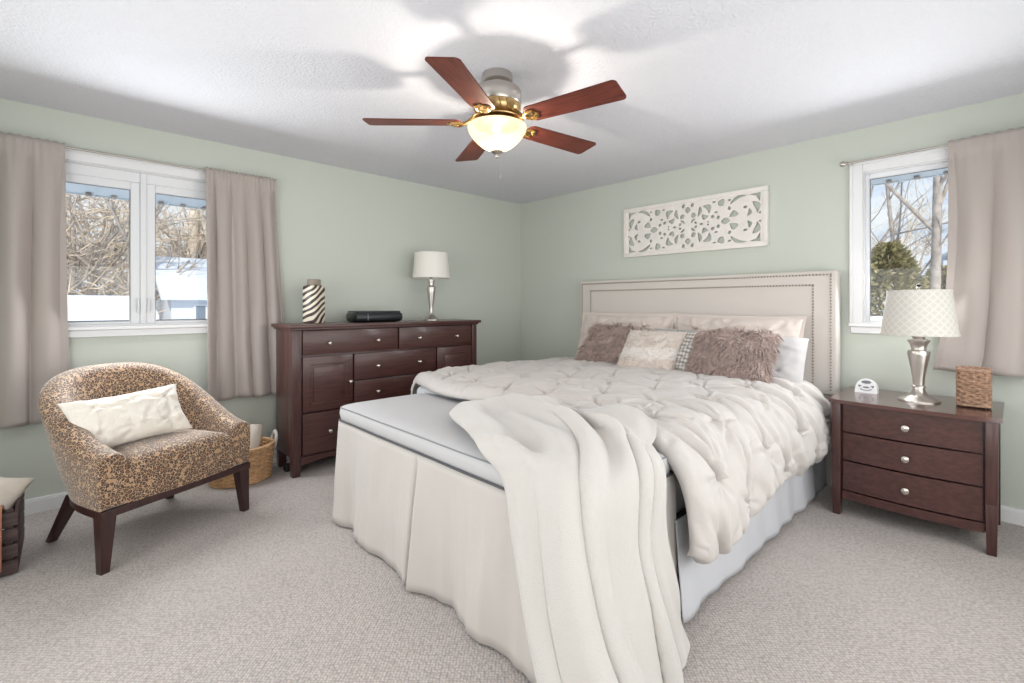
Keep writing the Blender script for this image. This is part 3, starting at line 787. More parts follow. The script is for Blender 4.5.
MB().box(1.79, 3.79, 0.945, 2.915, 0.365, 0.672, 0.06, 5).build('mattress', M_bedskirt, bed)
# white skirt: long side, foot corner, far side
def skirt(path, z0, z1, amp, freq, name, m, parent, flare=0.03, n=260, hem=0.0, seed=0.0, gaps=()):
    pts = resample(path, n); L = sum(np.linalg.norm(pts[i + 1] - pts[i]) for i in range(n - 1))
    P = []
    rows = 16
    for i in range(n):
        t = pts[min(i + 1, n - 1)] - pts[max(0, i - 1)]; nn = np.array((t[1], -t[0])); nn = nn / np.linalg.norm(nn)
        s = L * i / (n - 1); col = []
        wv = 0.6 * math.sin(s * freq + seed) + 0.4 * math.sin(s * freq * 0.47 + 1.3 + seed) + 0.7 * nz(s * 5, seed) + 0.35 * nz(s * 17, seed)
        for g in gaps:   # inverted pleats: narrow inward V
            wv -= 3.2 * math.exp(-((s - g) / 0.012) ** 2) - 0.8 * math.exp(-((s - g) / 0.05) ** 2)
        for r in range(rows):
            f = r / (rows - 1)
            q = pts[i] + nn * (amp * (wv + 0.5 * nz(s * 9, f * 2.5, seed + 3)) * f ** 0.8 + flare * f)
            zz = z1 + (z0 - z1) * f + hem * f * (0.5 + 0.5 * nz(s * 4, 7.7 + seed))
            col.append((q[0], q[1], zz))
        P.append(col)
    b = MB(); b.grid(P); o = b.build(name, m, parent, angle=180); solidify(o, 0.004)
    return o
skirt([(1.722, 0.905), (3.66, 0.905)], 0.006, 0.40, 0.009, 26, 'bed_skirt', M_bedskirt, bed, flare=0.028, hem=0.018)
skirt([(3.70, 0.915), (3.80, 0.915)], 0.006, 0.40, 0.006, 26, 'bed_skirt', M_bedskirt, bed, flare=0.02, n=30)
skirt([(3.79, 2.945), (1.765, 2.945)], 0.006, 0.40, 0.009, 26, 'bed_skirt', M_bedskirt, bed, flare=0.028, hem=0.018)
skirt([(1.772, 2.93), (1.772, 0.93)], 0.006, 0.40, 0.004, 20, 'bed_skirt', M_bedskirt, bed, flare=0.01, n=60)

# ------------------------------------------------------------------ slipcovered bench at the bed foot
bn = thing('foot_bench', 'padded bench in a pale slipcover with cream skirt at the foot of the bed', 'bench', (1.43, 1.79, 0))
BX0, BX1, BY0, BY1 = 1.135, 1.742, 0.915, 2.675
# top cushion: crowned superellipse rings
def rrect(x0, x1, y0, y1, r, n=12):
    out = []
    for cx, cy, a0 in ((x1 - r, y1 - r, 0), (x0 + r, y1 - r, PI / 2), (x0 + r, y0 + r, PI), (x1 - r, y0 + r, 1.5 * PI)):
        for i in range(n + 1):
            a = a0 + PI / 2 * i / n; out.append((cx + r * math.cos(a), cy + r * math.sin(a)))
    return out
mb = MB(); P = []
for ins, z in ((0.004, 0.586), (0.0, 0.60), (-0.004, 0.625), (0.0, 0.65), (0.006, 0.657), (0.016, 0.663), (0.05, 0.672), (0.11, 0.679), (0.18, 0.682), (0.25, 0.683)):
    P.append([(x, y, z + 0.003 * nz(x * 5, y * 5)) for x, y in rrect(BX0 + ins, BX1 - ins, BY0 + ins, BY1 - ins, max(0.012, 0.05 - ins * 0.1))])
V = mb.grid(P, closev=True); mb.cap(V[0][::-1]); mb.cap(V[-1]); mb.build('cushion_top', M_bench, bn)
def welt(ins, z, r, m=M_welt):
    ring = resample([np.array(p) for p in rrect(BX0 + ins, BX1 - ins, BY0 + ins, BY1 - ins, 0.05)] + [np.array((BX1 - ins, BY1 - ins - 0.05))], 300)[:-1]
    b = MB(); b.tube([(p[0], p[1], z + 0.003 * nz(p[0] * 3, p[1] * 3)) for p in ring], r, 6, closed=True)
    return b.build('welting', m, bn)
welt(-0.004, 0.585, 0.0055); welt(0.001, 0.656, 0.0035, mat('grey_welting', srgb(140, 141, 145), 0.8))
MB().box(BX0 + 0.03, BX1 - 0.03, BY0 + 0.03, BY1 - 0.03, 0.12, 0.583, 0.01).build('bench_body', M_greyspring, bn)
for x in (BX0 + 0.06, BX1 - 0.06):
    for y in (BY0 + 0.07, BY1 - 0.07): MB().box(x - 0.025, x + 0.025, y - 0.025, y + 0.025, 0, 0.12, 0.003).build('leg', M_darkwood, bn)
skirt([(BX0, BY1 - 0.02), (BX0, BY0 + 0.005)], 0.004, 0.580, 0.030, 14.5, 'skirt_panel', M_benchskirt, bn, flare=0.028, n=340, hem=0.014, seed=2.1, gaps=(0.835,))
skirt([(BX1, BY0), (BX0 + 0.005, BY0)][::-1], 0.004, 0.580, 0.004, 9, 'skirt_panel', M_benchskirt, bn, flare=0.012, n=90, seed=0.7)
skirt([(BX1 - 0.005, BY1), (BX0 + 0.01, BY1)], 0.004, 0.580, 0.008, 14, 'skirt_panel', M_benchskirt, bn, flare=0.03, n=90, seed=1.7)

# ------------------------------------------------------------------ duvet
def duvet():
    X0, X1 = 1.64, 3.60
    ns_, nt_ = 380, 560
    pins = []
    sp = 0.30
    for i in range(-1, 9):
        for jj in range(-1, 14):
            pins.append((0.20 + i * sp * 0.9 + 0.02 * nz(i * 3.1, jj * 1.7), 0.10 + jj * sp + (sp / 2 if i % 2 else 0) + 0.03 * nz(i, jj, 4)))
    base = []; arcs = []
    for i in range(ns_):
        f = i / (ns_ - 1); X = X0 + (X1 - X0) * f
        zt = 0.690 + 0.008 * sstep(0, 0.15, f) - 0.016 * sstep(0.5, 0.9, f)
        hem = 0.235 + 0.10 * sstep(0.05, 0.45, f) + 0.05 * f + 0.07 * (1 - sstep(0, 0.06, f)) + 0.022 * nz(X * 4, 3.3)
        out = 0.030 * (1 - f) + 0.004
        ctrl = [(3.02, 0.36), (3.01, 0.50), (2.985, 0.62), (2.92, zt - 0.012), (2.75, zt + 0.006), (2.3, zt + 0.016), (1.93, zt + 0.02), (1.5, zt + 0.016), (1.12, zt + 0.008),
                (0.965, zt - 0.014), (0.885, zt - 0.09), (0.865 - out * 0.6, 0.50), (0.862 - out, 0.36), (0.872 - out, hem)]
        c = resample(catmull(ctrl, 160), nt_)
        base.append([np.array((X, p[0], p[1])) for p in c])
    B = np.array(base)
    # normals
    du = np.gradient(B, axis=0); dv = np.gradient(B, axis=1); Nn = np.cross(dv, du); Nn /= np.linalg.norm(Nn, axis=2, keepdims=True)
    if Nn[ns_ // 2, nt_ // 2, 2] < 0: Nn = -Nn
    seglen = np.linalg.norm(np.diff(B, axis=1), axis=2); arc = np.concatenate([np.zeros((ns_, 1)), np.cumsum(seglen, axis=1)], axis=1)
    S = np.repeat((B[:, :, 0] - X0)[:, :1], nt_, axis=1); A = arc
    tot = arc[:, -1:]
    h = np.full((ns_, nt_), 0.050)
    mind = np.full((ns_, nt_), 9.0)
    rng = np.random.RandomState(3)
    def crease(dx, dy, ang, L, dep, wd):
        a = dx * math.cos(ang) + dy * math.sin(ang); p = -dx * math.sin(ang) + dy * math.cos(ang)
        on = (a > -0.01) & (a < L)
        t = np.clip(a / L, 0, 1)
        wloc = wd * (0.7 + 1.3 * t)
        p = p + 0.012 * np.sin(a * 14 + ang * 7) * t
        return np.where(on, -dep * (1 - t) ** 0.7 * (np.exp(-(p / wloc) ** 2) - 0.55 * np.exp(-((p - 2.2 * wloc) / (1.5 * wloc)) ** 2)), 0)
    Yw = B[:, :, 1]; side = 1 / (1 + np.exp((Yw - 1.12) / 0.05))
    for (ps, pa) in pins:
        dx = S - ps; dy = A - pa; d = np.sqrt(dx * dx + dy * dy)
        mind = np.minimum(mind, d)
        near = d < 0.45
        if not near.any(): continue
        ii, jj2 = np.where(near); i0, i1, j0, j1 = ii.min(), ii.max() + 1, jj2.min(), jj2.max() + 1
        sub = (slice(i0, i1), slice(j0, j1))
        k = rng.randint(6, 9); a0 = rng.rand() * 6.28
        for q in range(k):
            h[sub] += crease(dx[sub], dy[sub], a0 + q * 6.283 / k + rng.uniform(-.25, .25), rng.uniform(0.10, 0.24), rng.uniform(0.010, 0.018), rng.uniform(0.006, 0.010))
        # long gathers on the hanging side, running down and toward the head
        for q in range(3):
            h[sub] += side[sub] * crease(dx[sub], dy[sub], rng.choice((1.2, -1.9)) + rng.uniform(-.5, .5), rng.uniform(0.25, 0.42), rng.uniform(0.018, 0.032), rng.uniform(0.010, 0.017))
    h += 0.020 * (1 - np.exp(-(mind / 0.07) ** 2)) - 0.016 * np.exp(-(mind / 0.018) ** 2)
    for q in range(130):   # stray straight creases
        cs, ca_ = rng.uniform(0, 1.95), rng.uniform(0.1, 3.2)
        h += crease(S - cs, A - ca_, rng.uniform(0, 6.28), rng.uniform(0.08, 0.26), rng.uniform(0.004, 0.009), rng.uniform(0.006, 0.012))
    for i in range(ns_):
        for jj in range(nt_):
            s_, a_ = S[i, jj], A[i, jj]
            w = 0.012 * nz(s_ * 4, a_ * 4, 1.0) + 0.004 * nz(s_ * 13, a_ * 12, 2.0)
            q = side[i, jj]
            if q > 0.02:
                u = s_ + (a_ - 2.0) * 0.42 + 0.06 * nz(s_ * 3, a_ * 3, 5)
                w += q * 0.022 * (abs(math.sin(u * 12)) ** 0.7 - 0.6) * (0.35 + 0.65 * sstep(0.15, 0.5, s_))
            h[i, jj] += w
    # edges roll down to nothing at the foot, sides and head
    ef = np.clip(S / 0.085, 0, 1); ef = np.sqrt(np.clip(1 - (1 - ef) ** 2, 0, 1))
    eh = np.clip((X1 - X0 - S) / 0.10, 0, 1); eh = np.sqrt(np.clip(1 - (1 - eh) ** 2, 0, 1))
    er = np.clip((tot - A) / 0.06, 0, 1); er = np.sqrt(np.clip(1 - (1 - er) ** 2, 0, 1))
    el = np.clip(A / 0.06, 0, 1)
    h = np.maximum(h, 0.012) * ef * eh * er * el + 0.004
    Pn = B + Nn * h[:, :, None]
    # foot edge wanders a little
    Pn[:, :, 0] += 0.17 * np.clip((Yw - 2.45) / 0.5, 0, 1) ** 1.5 * (1 - np.clip(S / 0.7, 0, 1))
    Pn[:, :, 0] += ((0.018 * np.sin(A * 4.2) + 0.012 * np.sin(A * 9.7 + 1)) * (1 - side) + 0.035 * side) * (1 - np.clip(S / 0.35, 0, 1))
    mb = MB(); mb.grid([[tuple(p) for p in r] for r in Pn])
    o = mb.build('duvet', M_duvet, None, origin=(2.7, 1.93, 0.70), angle=180)
    solidify(o, 0.006, -1)
    tag(o, 'ivory pinch pleated duvet spread over the bed and hanging down its right side', 'duvet')
duvet()

# ------------------------------------------------------------------ throw blanket over bench corner
def throw():
    # columns of control points from left free edge to right free edge, each running from bed end to hanging hem
    cols = [
        [(1.42, 1.86, .705), (1.29, 1.70, .71), (1.17, 1.50, .715), (1.115, 1.34, .70), (1.088, 1.22, .63), (1.072, 1.15, .46), (1.056, 1.07, .25), (1.045, 0.98, .07), (1.03, 0.93, .012)],
        [(1.53, 1.90, .730), (1.40, 1.68, .735), (1.26, 1.46, .735), (1.140, 1.26, .735), (1.070, 1.15, .65), (1.040, 1.09, .46), (1.01, 1.01, .25), (0.985, 0.92, .07), (0.95, 0.86, .012)],
        [(1.63, 1.86, .765), (1.49, 1.63, .735), (1.34, 1.40, .718), (1.190, 1.17, .705), (1.092, 1.08, .62), (1.050, 1.02, .44), (1.01, 0.94, .24), (0.98, 0.84, .07), (0.95, 0.77, .012)],
        [(1.74, 1.79, .800), (1.58, 1.56, .760), (1.41, 1.32, .735), (1.25, 1.08, .730), (1.105, 0.98, .66), (1.055, 0.92, .46), (1.03, 0.84, .25), (1.03, 0.75, .08), (1.02, 0.68, .014)],
        [(1.74, 1.62, .810), (1.62, 1.45, .815), (1.47, 1.25, .800), (1.33, 1.05, .755), (1.180, 0.92, .68), (1.13, 0.865, .46), (1.11, 0.80, .25), (1.12, 0.70, .08), (1.12, 0.62, .014)],
        [(1.72, 1.45, .805), (1.62, 1.32, .775), (1.51, 1.17, .735), (1.41, 1.01, .710), (1.270, 0.895, .65), (1.22, 0.875, .44), (1.22, 0.82, .24), (1.24, 0.76, .08), (1.25, 0.72, .014)],
        [(1.70, 1.28, .805), (1.62, 1.18, .790), (1.54, 1.08, .760), (1.47, 0.97, .745), (1.380, 0.870, .67), (1.33, 0.835, .46), (1.34, 0.78, .25), (1.37, 0.755, .09), (1.385, 0.74, .014)],
        [(1.71, 1.12, .795), (1.63, 1.05, .760), (1.56, 0.99, .725), (1.52, 0.935, .712), (1.470, 0.878, .64), (1.43, 0.870, .44), (1.45, 0.83, .24), (1.49, 0.80, .09), (1.50, 0.785, .018)],
        [(1.70, 0.97, .760), (1.65, 0.95, .725), (1.59, 0.935, .708), (1.57, 0.918, .700), (1.550, 0.872, .62), (1.53, 0.852, .44), (1.55, 0.82, .24), (1.58, 0.83, .11), (1.59, 0.80, .04)],
    ]
    nu, nv = 130, 170
    cols = [[(x + (0.030 if k_ <= 3 and r_ >= 4 else -0.075 if r_ == 0 and k_ < 7 else -0.04 if r_ == 1 and k_ < 7 else 0.0), y, z - (0.030 if r_ < 2 and k_ in (2, 3, 4, 5, 6) else 0)) for r_, (x, y, z) in enumerate(c)] for k_, c in enumerate(cols)]
    rows = [catmull(c, nv) for c in cols]
    G = [[None] * nv for _ in range(nu)]
    for j_ in range(nv):
        line = catmull([r[j_] for r in rows], nu)
        for i in range(nu): G[i][j_] = line[i]
    G = np.array(G)
    du = np.gradient(G, axis=0); dv = np.gradient(G, axis=1); Nn = np.cross(du, dv); Nn /= np.maximum(1e-9, np.linalg.norm(Nn, axis=2, keepdims=True))
    for i in range(nu):
        for j_ in range(nv):
            n = Nn[i, j_]
            if n[2] < -0.2 or (abs(n[2]) < 0.2 and n[0] + n[1] > 0): n = -n
            u, v = i / (nu - 1), j_ / (nv - 1)
            hang = sstep(0.40, 0.60, v)
            w = 0.010 * nz(u * 6, v * 3, 3) + 0.005 * nz(u * 16, v * 8, 5)
            w += 0.008 * (1 - hang) * math.sin(u * 9 + v * 9 + 2 * nz(u * 3, v * 3, 1))
            for (ua, va_, ub, vb_, am, wd) in ((0.52, 0.02, 0.78, 0.34, 0.050, 0.022), (0.08, 0.36, 0.36, 0.44, 0.030, 0.03), (0.30, 0.10, 0.42, 0.42, 0.022, 0.03)):
                tx, ty = ub - ua, vb_ - va_; tt = max(0, min(1, ((u - ua) * tx + (v - va_) * ty) / (tx * tx + ty * ty))); pd = (u - ua - tt * tx) * ty - (v - va_ - tt * ty) * tx; pd /= math.hypot(tx, ty)
                dd_ = math.hypot(u - ua - tt * tx, v - va_ - tt * ty)
                w += am * math.sin(PI * min(0.97, max(0.03, tt))) ** 0.5 * (math.exp(-(dd_ / wd) ** 2) - 0.45 * math.exp(-((pd - 2.0 * wd) / wd) ** 2) * (1 if dd_ < 4 * wd else 0))
            # long folds running from the bed down to the hem: rounded ridges between tight valleys
            for (uc, k_, amp_, va, vb) in ((0.50, 0.05, 0.046, 0.12, 2), (0.74, 0.05, 0.050, 0.05, 2), (0.24, -0.05, 0.016, 0.45, 1.0), (0.90, 0.03, 0.020, 0.3, 2)):
                x_ = u - (uc + k_ * math.sin(v * 3.2 + uc * 9) + 0.03 * nz(v * 3, uc * 7))
                env = sstep(va, va + 0.25, v) * (1 - sstep(vb - 0.3, vb, v))
                w += amp_ * env * (0.35 - math.exp(-abs(x_) / (0.012 if x_ > 0 else 0.05))) * math.exp(-(x_ / 0.14) ** 2)
            G[i, j_] = G[i, j_] + n * (w + 0.006)
            if G[i, j_][2] < 0.008: G[i, j_][2] = 0.008
    mb = MB(); mb.grid([[tuple(p) for p in r] for r in G])
    o = mb.build('throw_blanket', M_throw, None, origin=(1.4, 1.2, 0.0), angle=180)
    solidify(o, 0.012, 1)
    sb = o.modifiers.new('soft', 'SUBSURF'); sb.levels = 0; sb.render_levels = 0
    tag(o, 'white fleece throw blanket draped over the bench corner and down to the carpet', 'blanket')
throw()

# ------------------------------------------------------------------ pillows
def pillow_grid(w, h, t, n=64, pinch=0.07, puff=0.5, e=2.4, seed=0.0, wr=0.006, star=None, flange=0.0):
    S = np.linspace(-1, 1, n)
    front, back = [], []
    rp = random.Random(int(seed * 10)); crs = []
    if star:
        for cx_ in (-0.28 * w, 0.0, 0.28 * w):
            for cy_ in (-0.22 * h, 0.24 * h):
                a0 = rp.uniform(0, 6)
                for q in range(6): crs.append((cx_ + rp.uniform(-.03, .03), cy_, a0 + q * 1.047 + rp.uniform(-.2, .2), rp.uniform(0.09, 0.2), rp.uniform(0.5, 1.0)))
    for a in S:
        fr, bk_ = [], []
        for b in S:
            # cosine spacing keeps the seam crisp
            s_, t_ = math.sin(a * PI / 2), math.sin(b * PI / 2)
            x = w / 2 * s_ * (1 - pinch * (1 - t_ * t_) * abs(s_)); y = h / 2 * t_ * (1 - pinch * (1 - s_ * s_) * abs(t_))
            z = t / 2 * max(0, (1 - abs(s_) ** e)) ** puff * max(0, (1 - abs(t_) ** e)) ** puff
            ww = wr * (nz(x * 9 + seed, y * 9, seed) + 0.6 * nz(x * 22 + seed, y * 22, seed)) * (1 if z > 1e-6 else 0.3)
            if star:
                for (cx_, cy_, an, L_, dp) in crs:
                    dx, dy = x - cx_, y - cy_
                    al = dx * math.cos(an) + dy * math.sin(an)
                    if -0.005 < al < L_:
                        p_ = -dx * math.sin(an) + dy * math.cos(an); t_2 = max(0, al / L_); wl = 0.007 + 0.010 * t_2
                        ww -= star * dp * (1 - t_2) * (math.exp(-(p_ / wl) ** 2) - 0.5 * math.exp(-((p_ - 2 * wl) / (1.5 * wl)) ** 2))
            fr.append((x, y, z + ww)); bk_.append((x, y, -z + ww * 0.4))
        front.append(fr); back.append(bk_)
    return front, back
def place(mb, c, normal, roll=0.0, scale=1.0):
    """pillow local x->along width, y->up, z->facing 'normal'"""
    nrm = Vector(normal).normalized(); up = Vector((0, 0, 1)); xw = up.cross(nrm).normalized(); yv = nrm.cross(xw)
    m = Matrix((xw, yv, nrm)).transposed() @ Matrix.Rotation(roll, 3, 'Z')
    for v in mb.bm.verts: v.co = m @ v.co + Vector(c)
    return m
def sew(mb, front, back):
    A = mb.grid(front); B = mb.grid([r for r in back])
    bmesh.ops.remove_doubles(mb.bm, verts=mb.bm.verts[:], dist=0.0012)
def lowest(o):
    me = o.data; return min(v.co.z for v in me.vertices)
def make_pillow(name, label, w, h, t, c, normal, roll, m, flange=0.0, group=None, fur=None, **kw):
    fr, bk_ = pillow_grid(w, h, t, **kw)
    mb = MB(); sew(mb, fr, bk_)
    if flange:
        # flat sewn border ring
        pts = []
        n = 40
        def edge(f):
            out = []
            for k in range(4 * n):
                q = k / n; s_ = int(q); r = q - s_
                x, y = [(-1 + 2 * r, -1), (1, -1 + 2 * r), (1 - 2 * r, 1), (-1, 1 - 2 * r)][s_]
                pin = 0.07 * (1 - f * 0.4)
                X = (w / 2 * x) * (1 - pin * (1 - y * y)) + f * flange * x; Y = (h / 2 * y) * (1 - pin * (1 - x * x)) + f * flange * y
                out.append((X * 0.995, Y * 0.995, 0.010 * f * nz(X * 12, Y * 12, 2)))
            return out
        a, b, c_ = edge(0.0), edge(0.5), edge(1.0)
        th = 0.004
        rings = [a, b, c_, [(x, y, z - th) for x, y, z in c_], [(x, y, z - th) for x, y, z in b], [(x, y, z - th) for x, y, z in a]]
        mb.grid(rings, closeu=False, closev=True)
    place(mb, c, normal, roll)
    o = mb.build(name, m, None, origin=c, angle=75)
    tag(o, label, 'pillow', group)
    if fur:
        cnt, ln, wd, fm, seed = fur
        rs = random.Random(seed); me = o.data
        polys = list(me.polygons); areas = [p.area for p in polys]
        picks = rs.choices(polys, areas, k=cnt)
        fb = MB()
        for p in picks:
            vs = [me.vertices[i].co for i in p.vertices]
            a, b = rs.random(), rs.random()
            q = vs[0] + (vs[1] - vs[0]) * a + (vs[-1] - vs[0]) * b if len(vs) == 4 else p.center
            nrm = p.normal if p.normal.dot(q) >= 0 else -p.normal
            cl = Vector((nz(q.x * 16 + seed, q.y * 16, q.z * 16), nz(q.y * 16, q.z * 16 + seed, q.x * 16 + 3), -0.75 + 0.6 * nz(q.z * 14, q.x * 14, q.y * 14 + seed)))
            d = (nrm * 0.85 + cl * 0.95 + Vector((rs.uniform(-.3, .3), rs.uniform(-.3, .3), rs.uniform(-.3, .3)))).normalized()
            l = ln * rs.uniform(0.6, 1.25); w_ = wd * rs.uniform(0.6, 1.3)
            sd = d.cross(nrm + Vector((rs.uniform(-.4, .4), rs.uniform(-.4, .4), rs.uniform(-.4, .4)))).normalized() * w_
            d2 = (d + Vector((rs.uniform(-.3, .3), rs.uniform(-.3, .3), -0.5))).normalized(); md_ = nrm * w_ * 0.7
            p1 = q + d * l * 0.5; p2 = p1 + d2 * l * 0.5
            v = [fb.bm.verts.new(x) for x in (q - sd, q + md_, q + sd, p1 - sd * 0.75, p1 + md_ * 0.8, p1 + sd * 0.75, p2)]
            for f_ in ((0, 1, 4, 3), (1, 2, 5, 4), (3, 4, 6), (4, 5, 6)): fb.bm.faces.new([v[z_] for z_ in f_])
        me2 = bpy.data.meshes.new('fur'); fb.bm.to_mesh(me2); fb.bm.free(); me2.materials.append(fm)
        fo_ = bpy.data.objects.new('fur', me2); C.objects.link(fo_); fo_.parent = o; fo_['kind'] = 'stuff'
    return o
make_pillow('pillow_sham', 'cream flanged pillow sham at the left end of the headboard', 0.95, 0.46, 0.20, (3.655, 2.44, 0.93), (-1, 0, 0.28), 0.0, M_sham, flange=0.022, seed=1.0, wr=0.016, star=0.034, pinch=0.05)
make_pillow('pillow_sham', 'cream flanged pillow sham at the right end of the headboard', 0.94, 0.46, 0.20, (3.655, 1.475, 0.925), (-1, 0, 0.28), -0.01, M_sham, flange=0.022, seed=5.0, wr=0.016, star=0.034, pinch=0.05)
make_pillow('bed_pillow', 'plump white pinch pleated pillow behind the right fur pillow', 0.72, 0.36, 0.20, (3.47, 1.285, 0.855), (-1, 0, 0.45), 0.0, M_greypil, seed=9.0, wr=0.007, star=0.012, pinch=0.02, e=3.2)
make_pillow('throw_pillow', 'taupe fur throw pillow on the left beside the cream one', 0.48, 0.42, 0.15, (3.325, 2.36, 0.895), (-1, 0, 0.80), 0.0, M_furtaupe, seed=2.0, fur=(4200, 0.050, 0.0045, M_furtaupe, 3))
make_pillow('throw_pillow', 'grey dotted knit throw pillow tucked behind the cream one', 0.46, 0.42, 0.13, (3.30, 1.75, 0.89), (-1, 0, 0.75), -0.03, M_knit, seed=3.0)
make_pillow('throw_pillow', 'cream fluffy throw pillow with white band in front centre', 0.48, 0.45, 0.14, (3.19, 1.895, 0.862), (-1, 0, 0.78), 0.0, M_cream_rib, seed=4.0, wr=0.008, fur=(3500, 0.020, 0.0035, M_cream_rib, 5))
make_pillow('throw_pillow', 'large taupe fur throw pillow on the right in front of white pillow', 0.53, 0.44, 0.17, (3.21, 1.305, 0.875), (-1, 0, 0.70), 0.0, M_furtaupe, seed=6.0, fur=(5200, 0.052, 0.0045, M_furtaupe, 8))

# ------------------------------------------------------------------ curtains
def curtain(label, rod_axis, rod_at, u0, u1, z0, z1, foldsN, amp, seed, bottom=None, fp=1.3, name='curtain'):
    """panel hanging from z1 to z0 between u0..u1; bottom=(b0,b1) gives hem ends; depth oscillates about rod_at"""
    nu, nv = 220, 60
    b0, b1 = bottom or (u0, u1)
    P = []
    for i in range(nu):
        s_ = i / (nu - 1); col = []
        for k_ in range(nv):
            f = k_ / (nv - 1)
            z = z1 + 0.018 + (z0 - z1 - 0.018) * f
            warp = s_ + 0.035 * nz(s_ * 4, seed) + 0.012 * nz(s_ * 9, f * 1.5, seed)
            u = (u0 + (u1 - u0) * s_) * (1 - f ** fp) + (b0 + (b1 - b0) * s_) * f ** fp
            gather = math.exp(-f / 0.05)
            a = amp * (0.40 + 0.6 * sstep(0.0, 0.4, f))
            wv = warp * foldsN * PI * 1.45 + seed + 0.35 * f
            ir = 0.65 + 0.7 * abs(nz(math.floor(wv / PI) * 3.7, seed))     # every fold its own depth
            d = a * (1.15 * ir * abs(math.sin(wv)) ** 0.75 - 0.45 + 0.35 * math.sin(warp * foldsN * 0.8 * PI + 2 * seed + 0.6 * f) + 0.25 * nz(s_ * foldsN * 1.2, f * 1.4, seed * 3))
            d += 0.007 * gather * math.sin(s_ * foldsN * 5.3 * 2 * PI + seed)
            if f < 0.06: d = max(d * 0.4, -0.004) + 0.013
            z += 0.010 * f * nz(s_ * 6, 4.4 + seed) + (0.004 * math.sin(s_ * foldsN * 33) if f < 0.01 else 0)
            dd = rod_at - max(-0.012, min(0.115, d + 0.012))
            if rod_axis == 'X': col.append((u, dd, z))
            else: col.append((dd, u, z))
        P.append(col)
    mb = MB(); mb.grid(P)
    org = ((u0 + u1) / 2, rod_at, z0) if rod_axis == 'X' else (rod_at, (u0 + u1) / 2, z0)
    o = mb.build(name, M_curtain, None, origin=org, angle=180); solidify(o, 0.003)
    return tag(o, label, 'curtain')
curtain('taupe curtain panel hanging at the left side of the double window', 'X', 3.955, -0.62, -0.010, 0.545, 2.20, 3.1, 0.060, 1.7, bottom=(-0.66, 0.012))
curtain('taupe curtain panel between the double window and the dresser', 'X', 3.960, 0.715, 1.185, 0.545, 2.20, 3.3, 0.056, 4.1, bottom=(0.725, 1.30))
curtain('taupe curtain panel at the right edge over the small window', 'Y', 3.855, 0.275, -0.42, 0.845, 2.20, 2.7, 0.075, 2.6, bottom=(0.345, -0.47), fp=4.0)
def rod(label, a, b, ends):
    t = thing('curtain_rod', label, 'curtain rod', a)
    MB().tube([a, b], 0.007, 10).build('pole', M_nickel, t)
    for e, s_ in ends:
        ax = 'X' if abs(a[0] - b[0]) > 0.1 else 'Y'
        MB().lathe([(0.0, 0.05 * s_), (0.012, 0.046 * s_), (0.019, 0.034 * s_), (0.018, 0.022 * s_), (0.010, 0.012 * s_), (0.012, 0.004 * s_), (0.009, 0.0)], 16, e, ax).build('finial', M_nickel, t)
    return t
r1 = rod('thin metal curtain rod across the top of the double window', (-0.78, 3.955, 2.200), (1.175, 3.955, 2.200), [])
MB().box(1.10, 1.115, 3.955, YN - 0.001, 2.19, 2.21, 0.002).build('bracket', M_nickel, r1)
r2 = rod('thin metal curtain rod with ball finial above the small window', (3.855, 0.775, 2.20), (3.855, -0.46, 2.20), [((3.855, 0.775, 2.20), 1)])
MB().box(3.855, XE - 0.001, 0.755, 0.77, 2.19, 2.21, 0.002).build('bracket', M_nickel, r2)

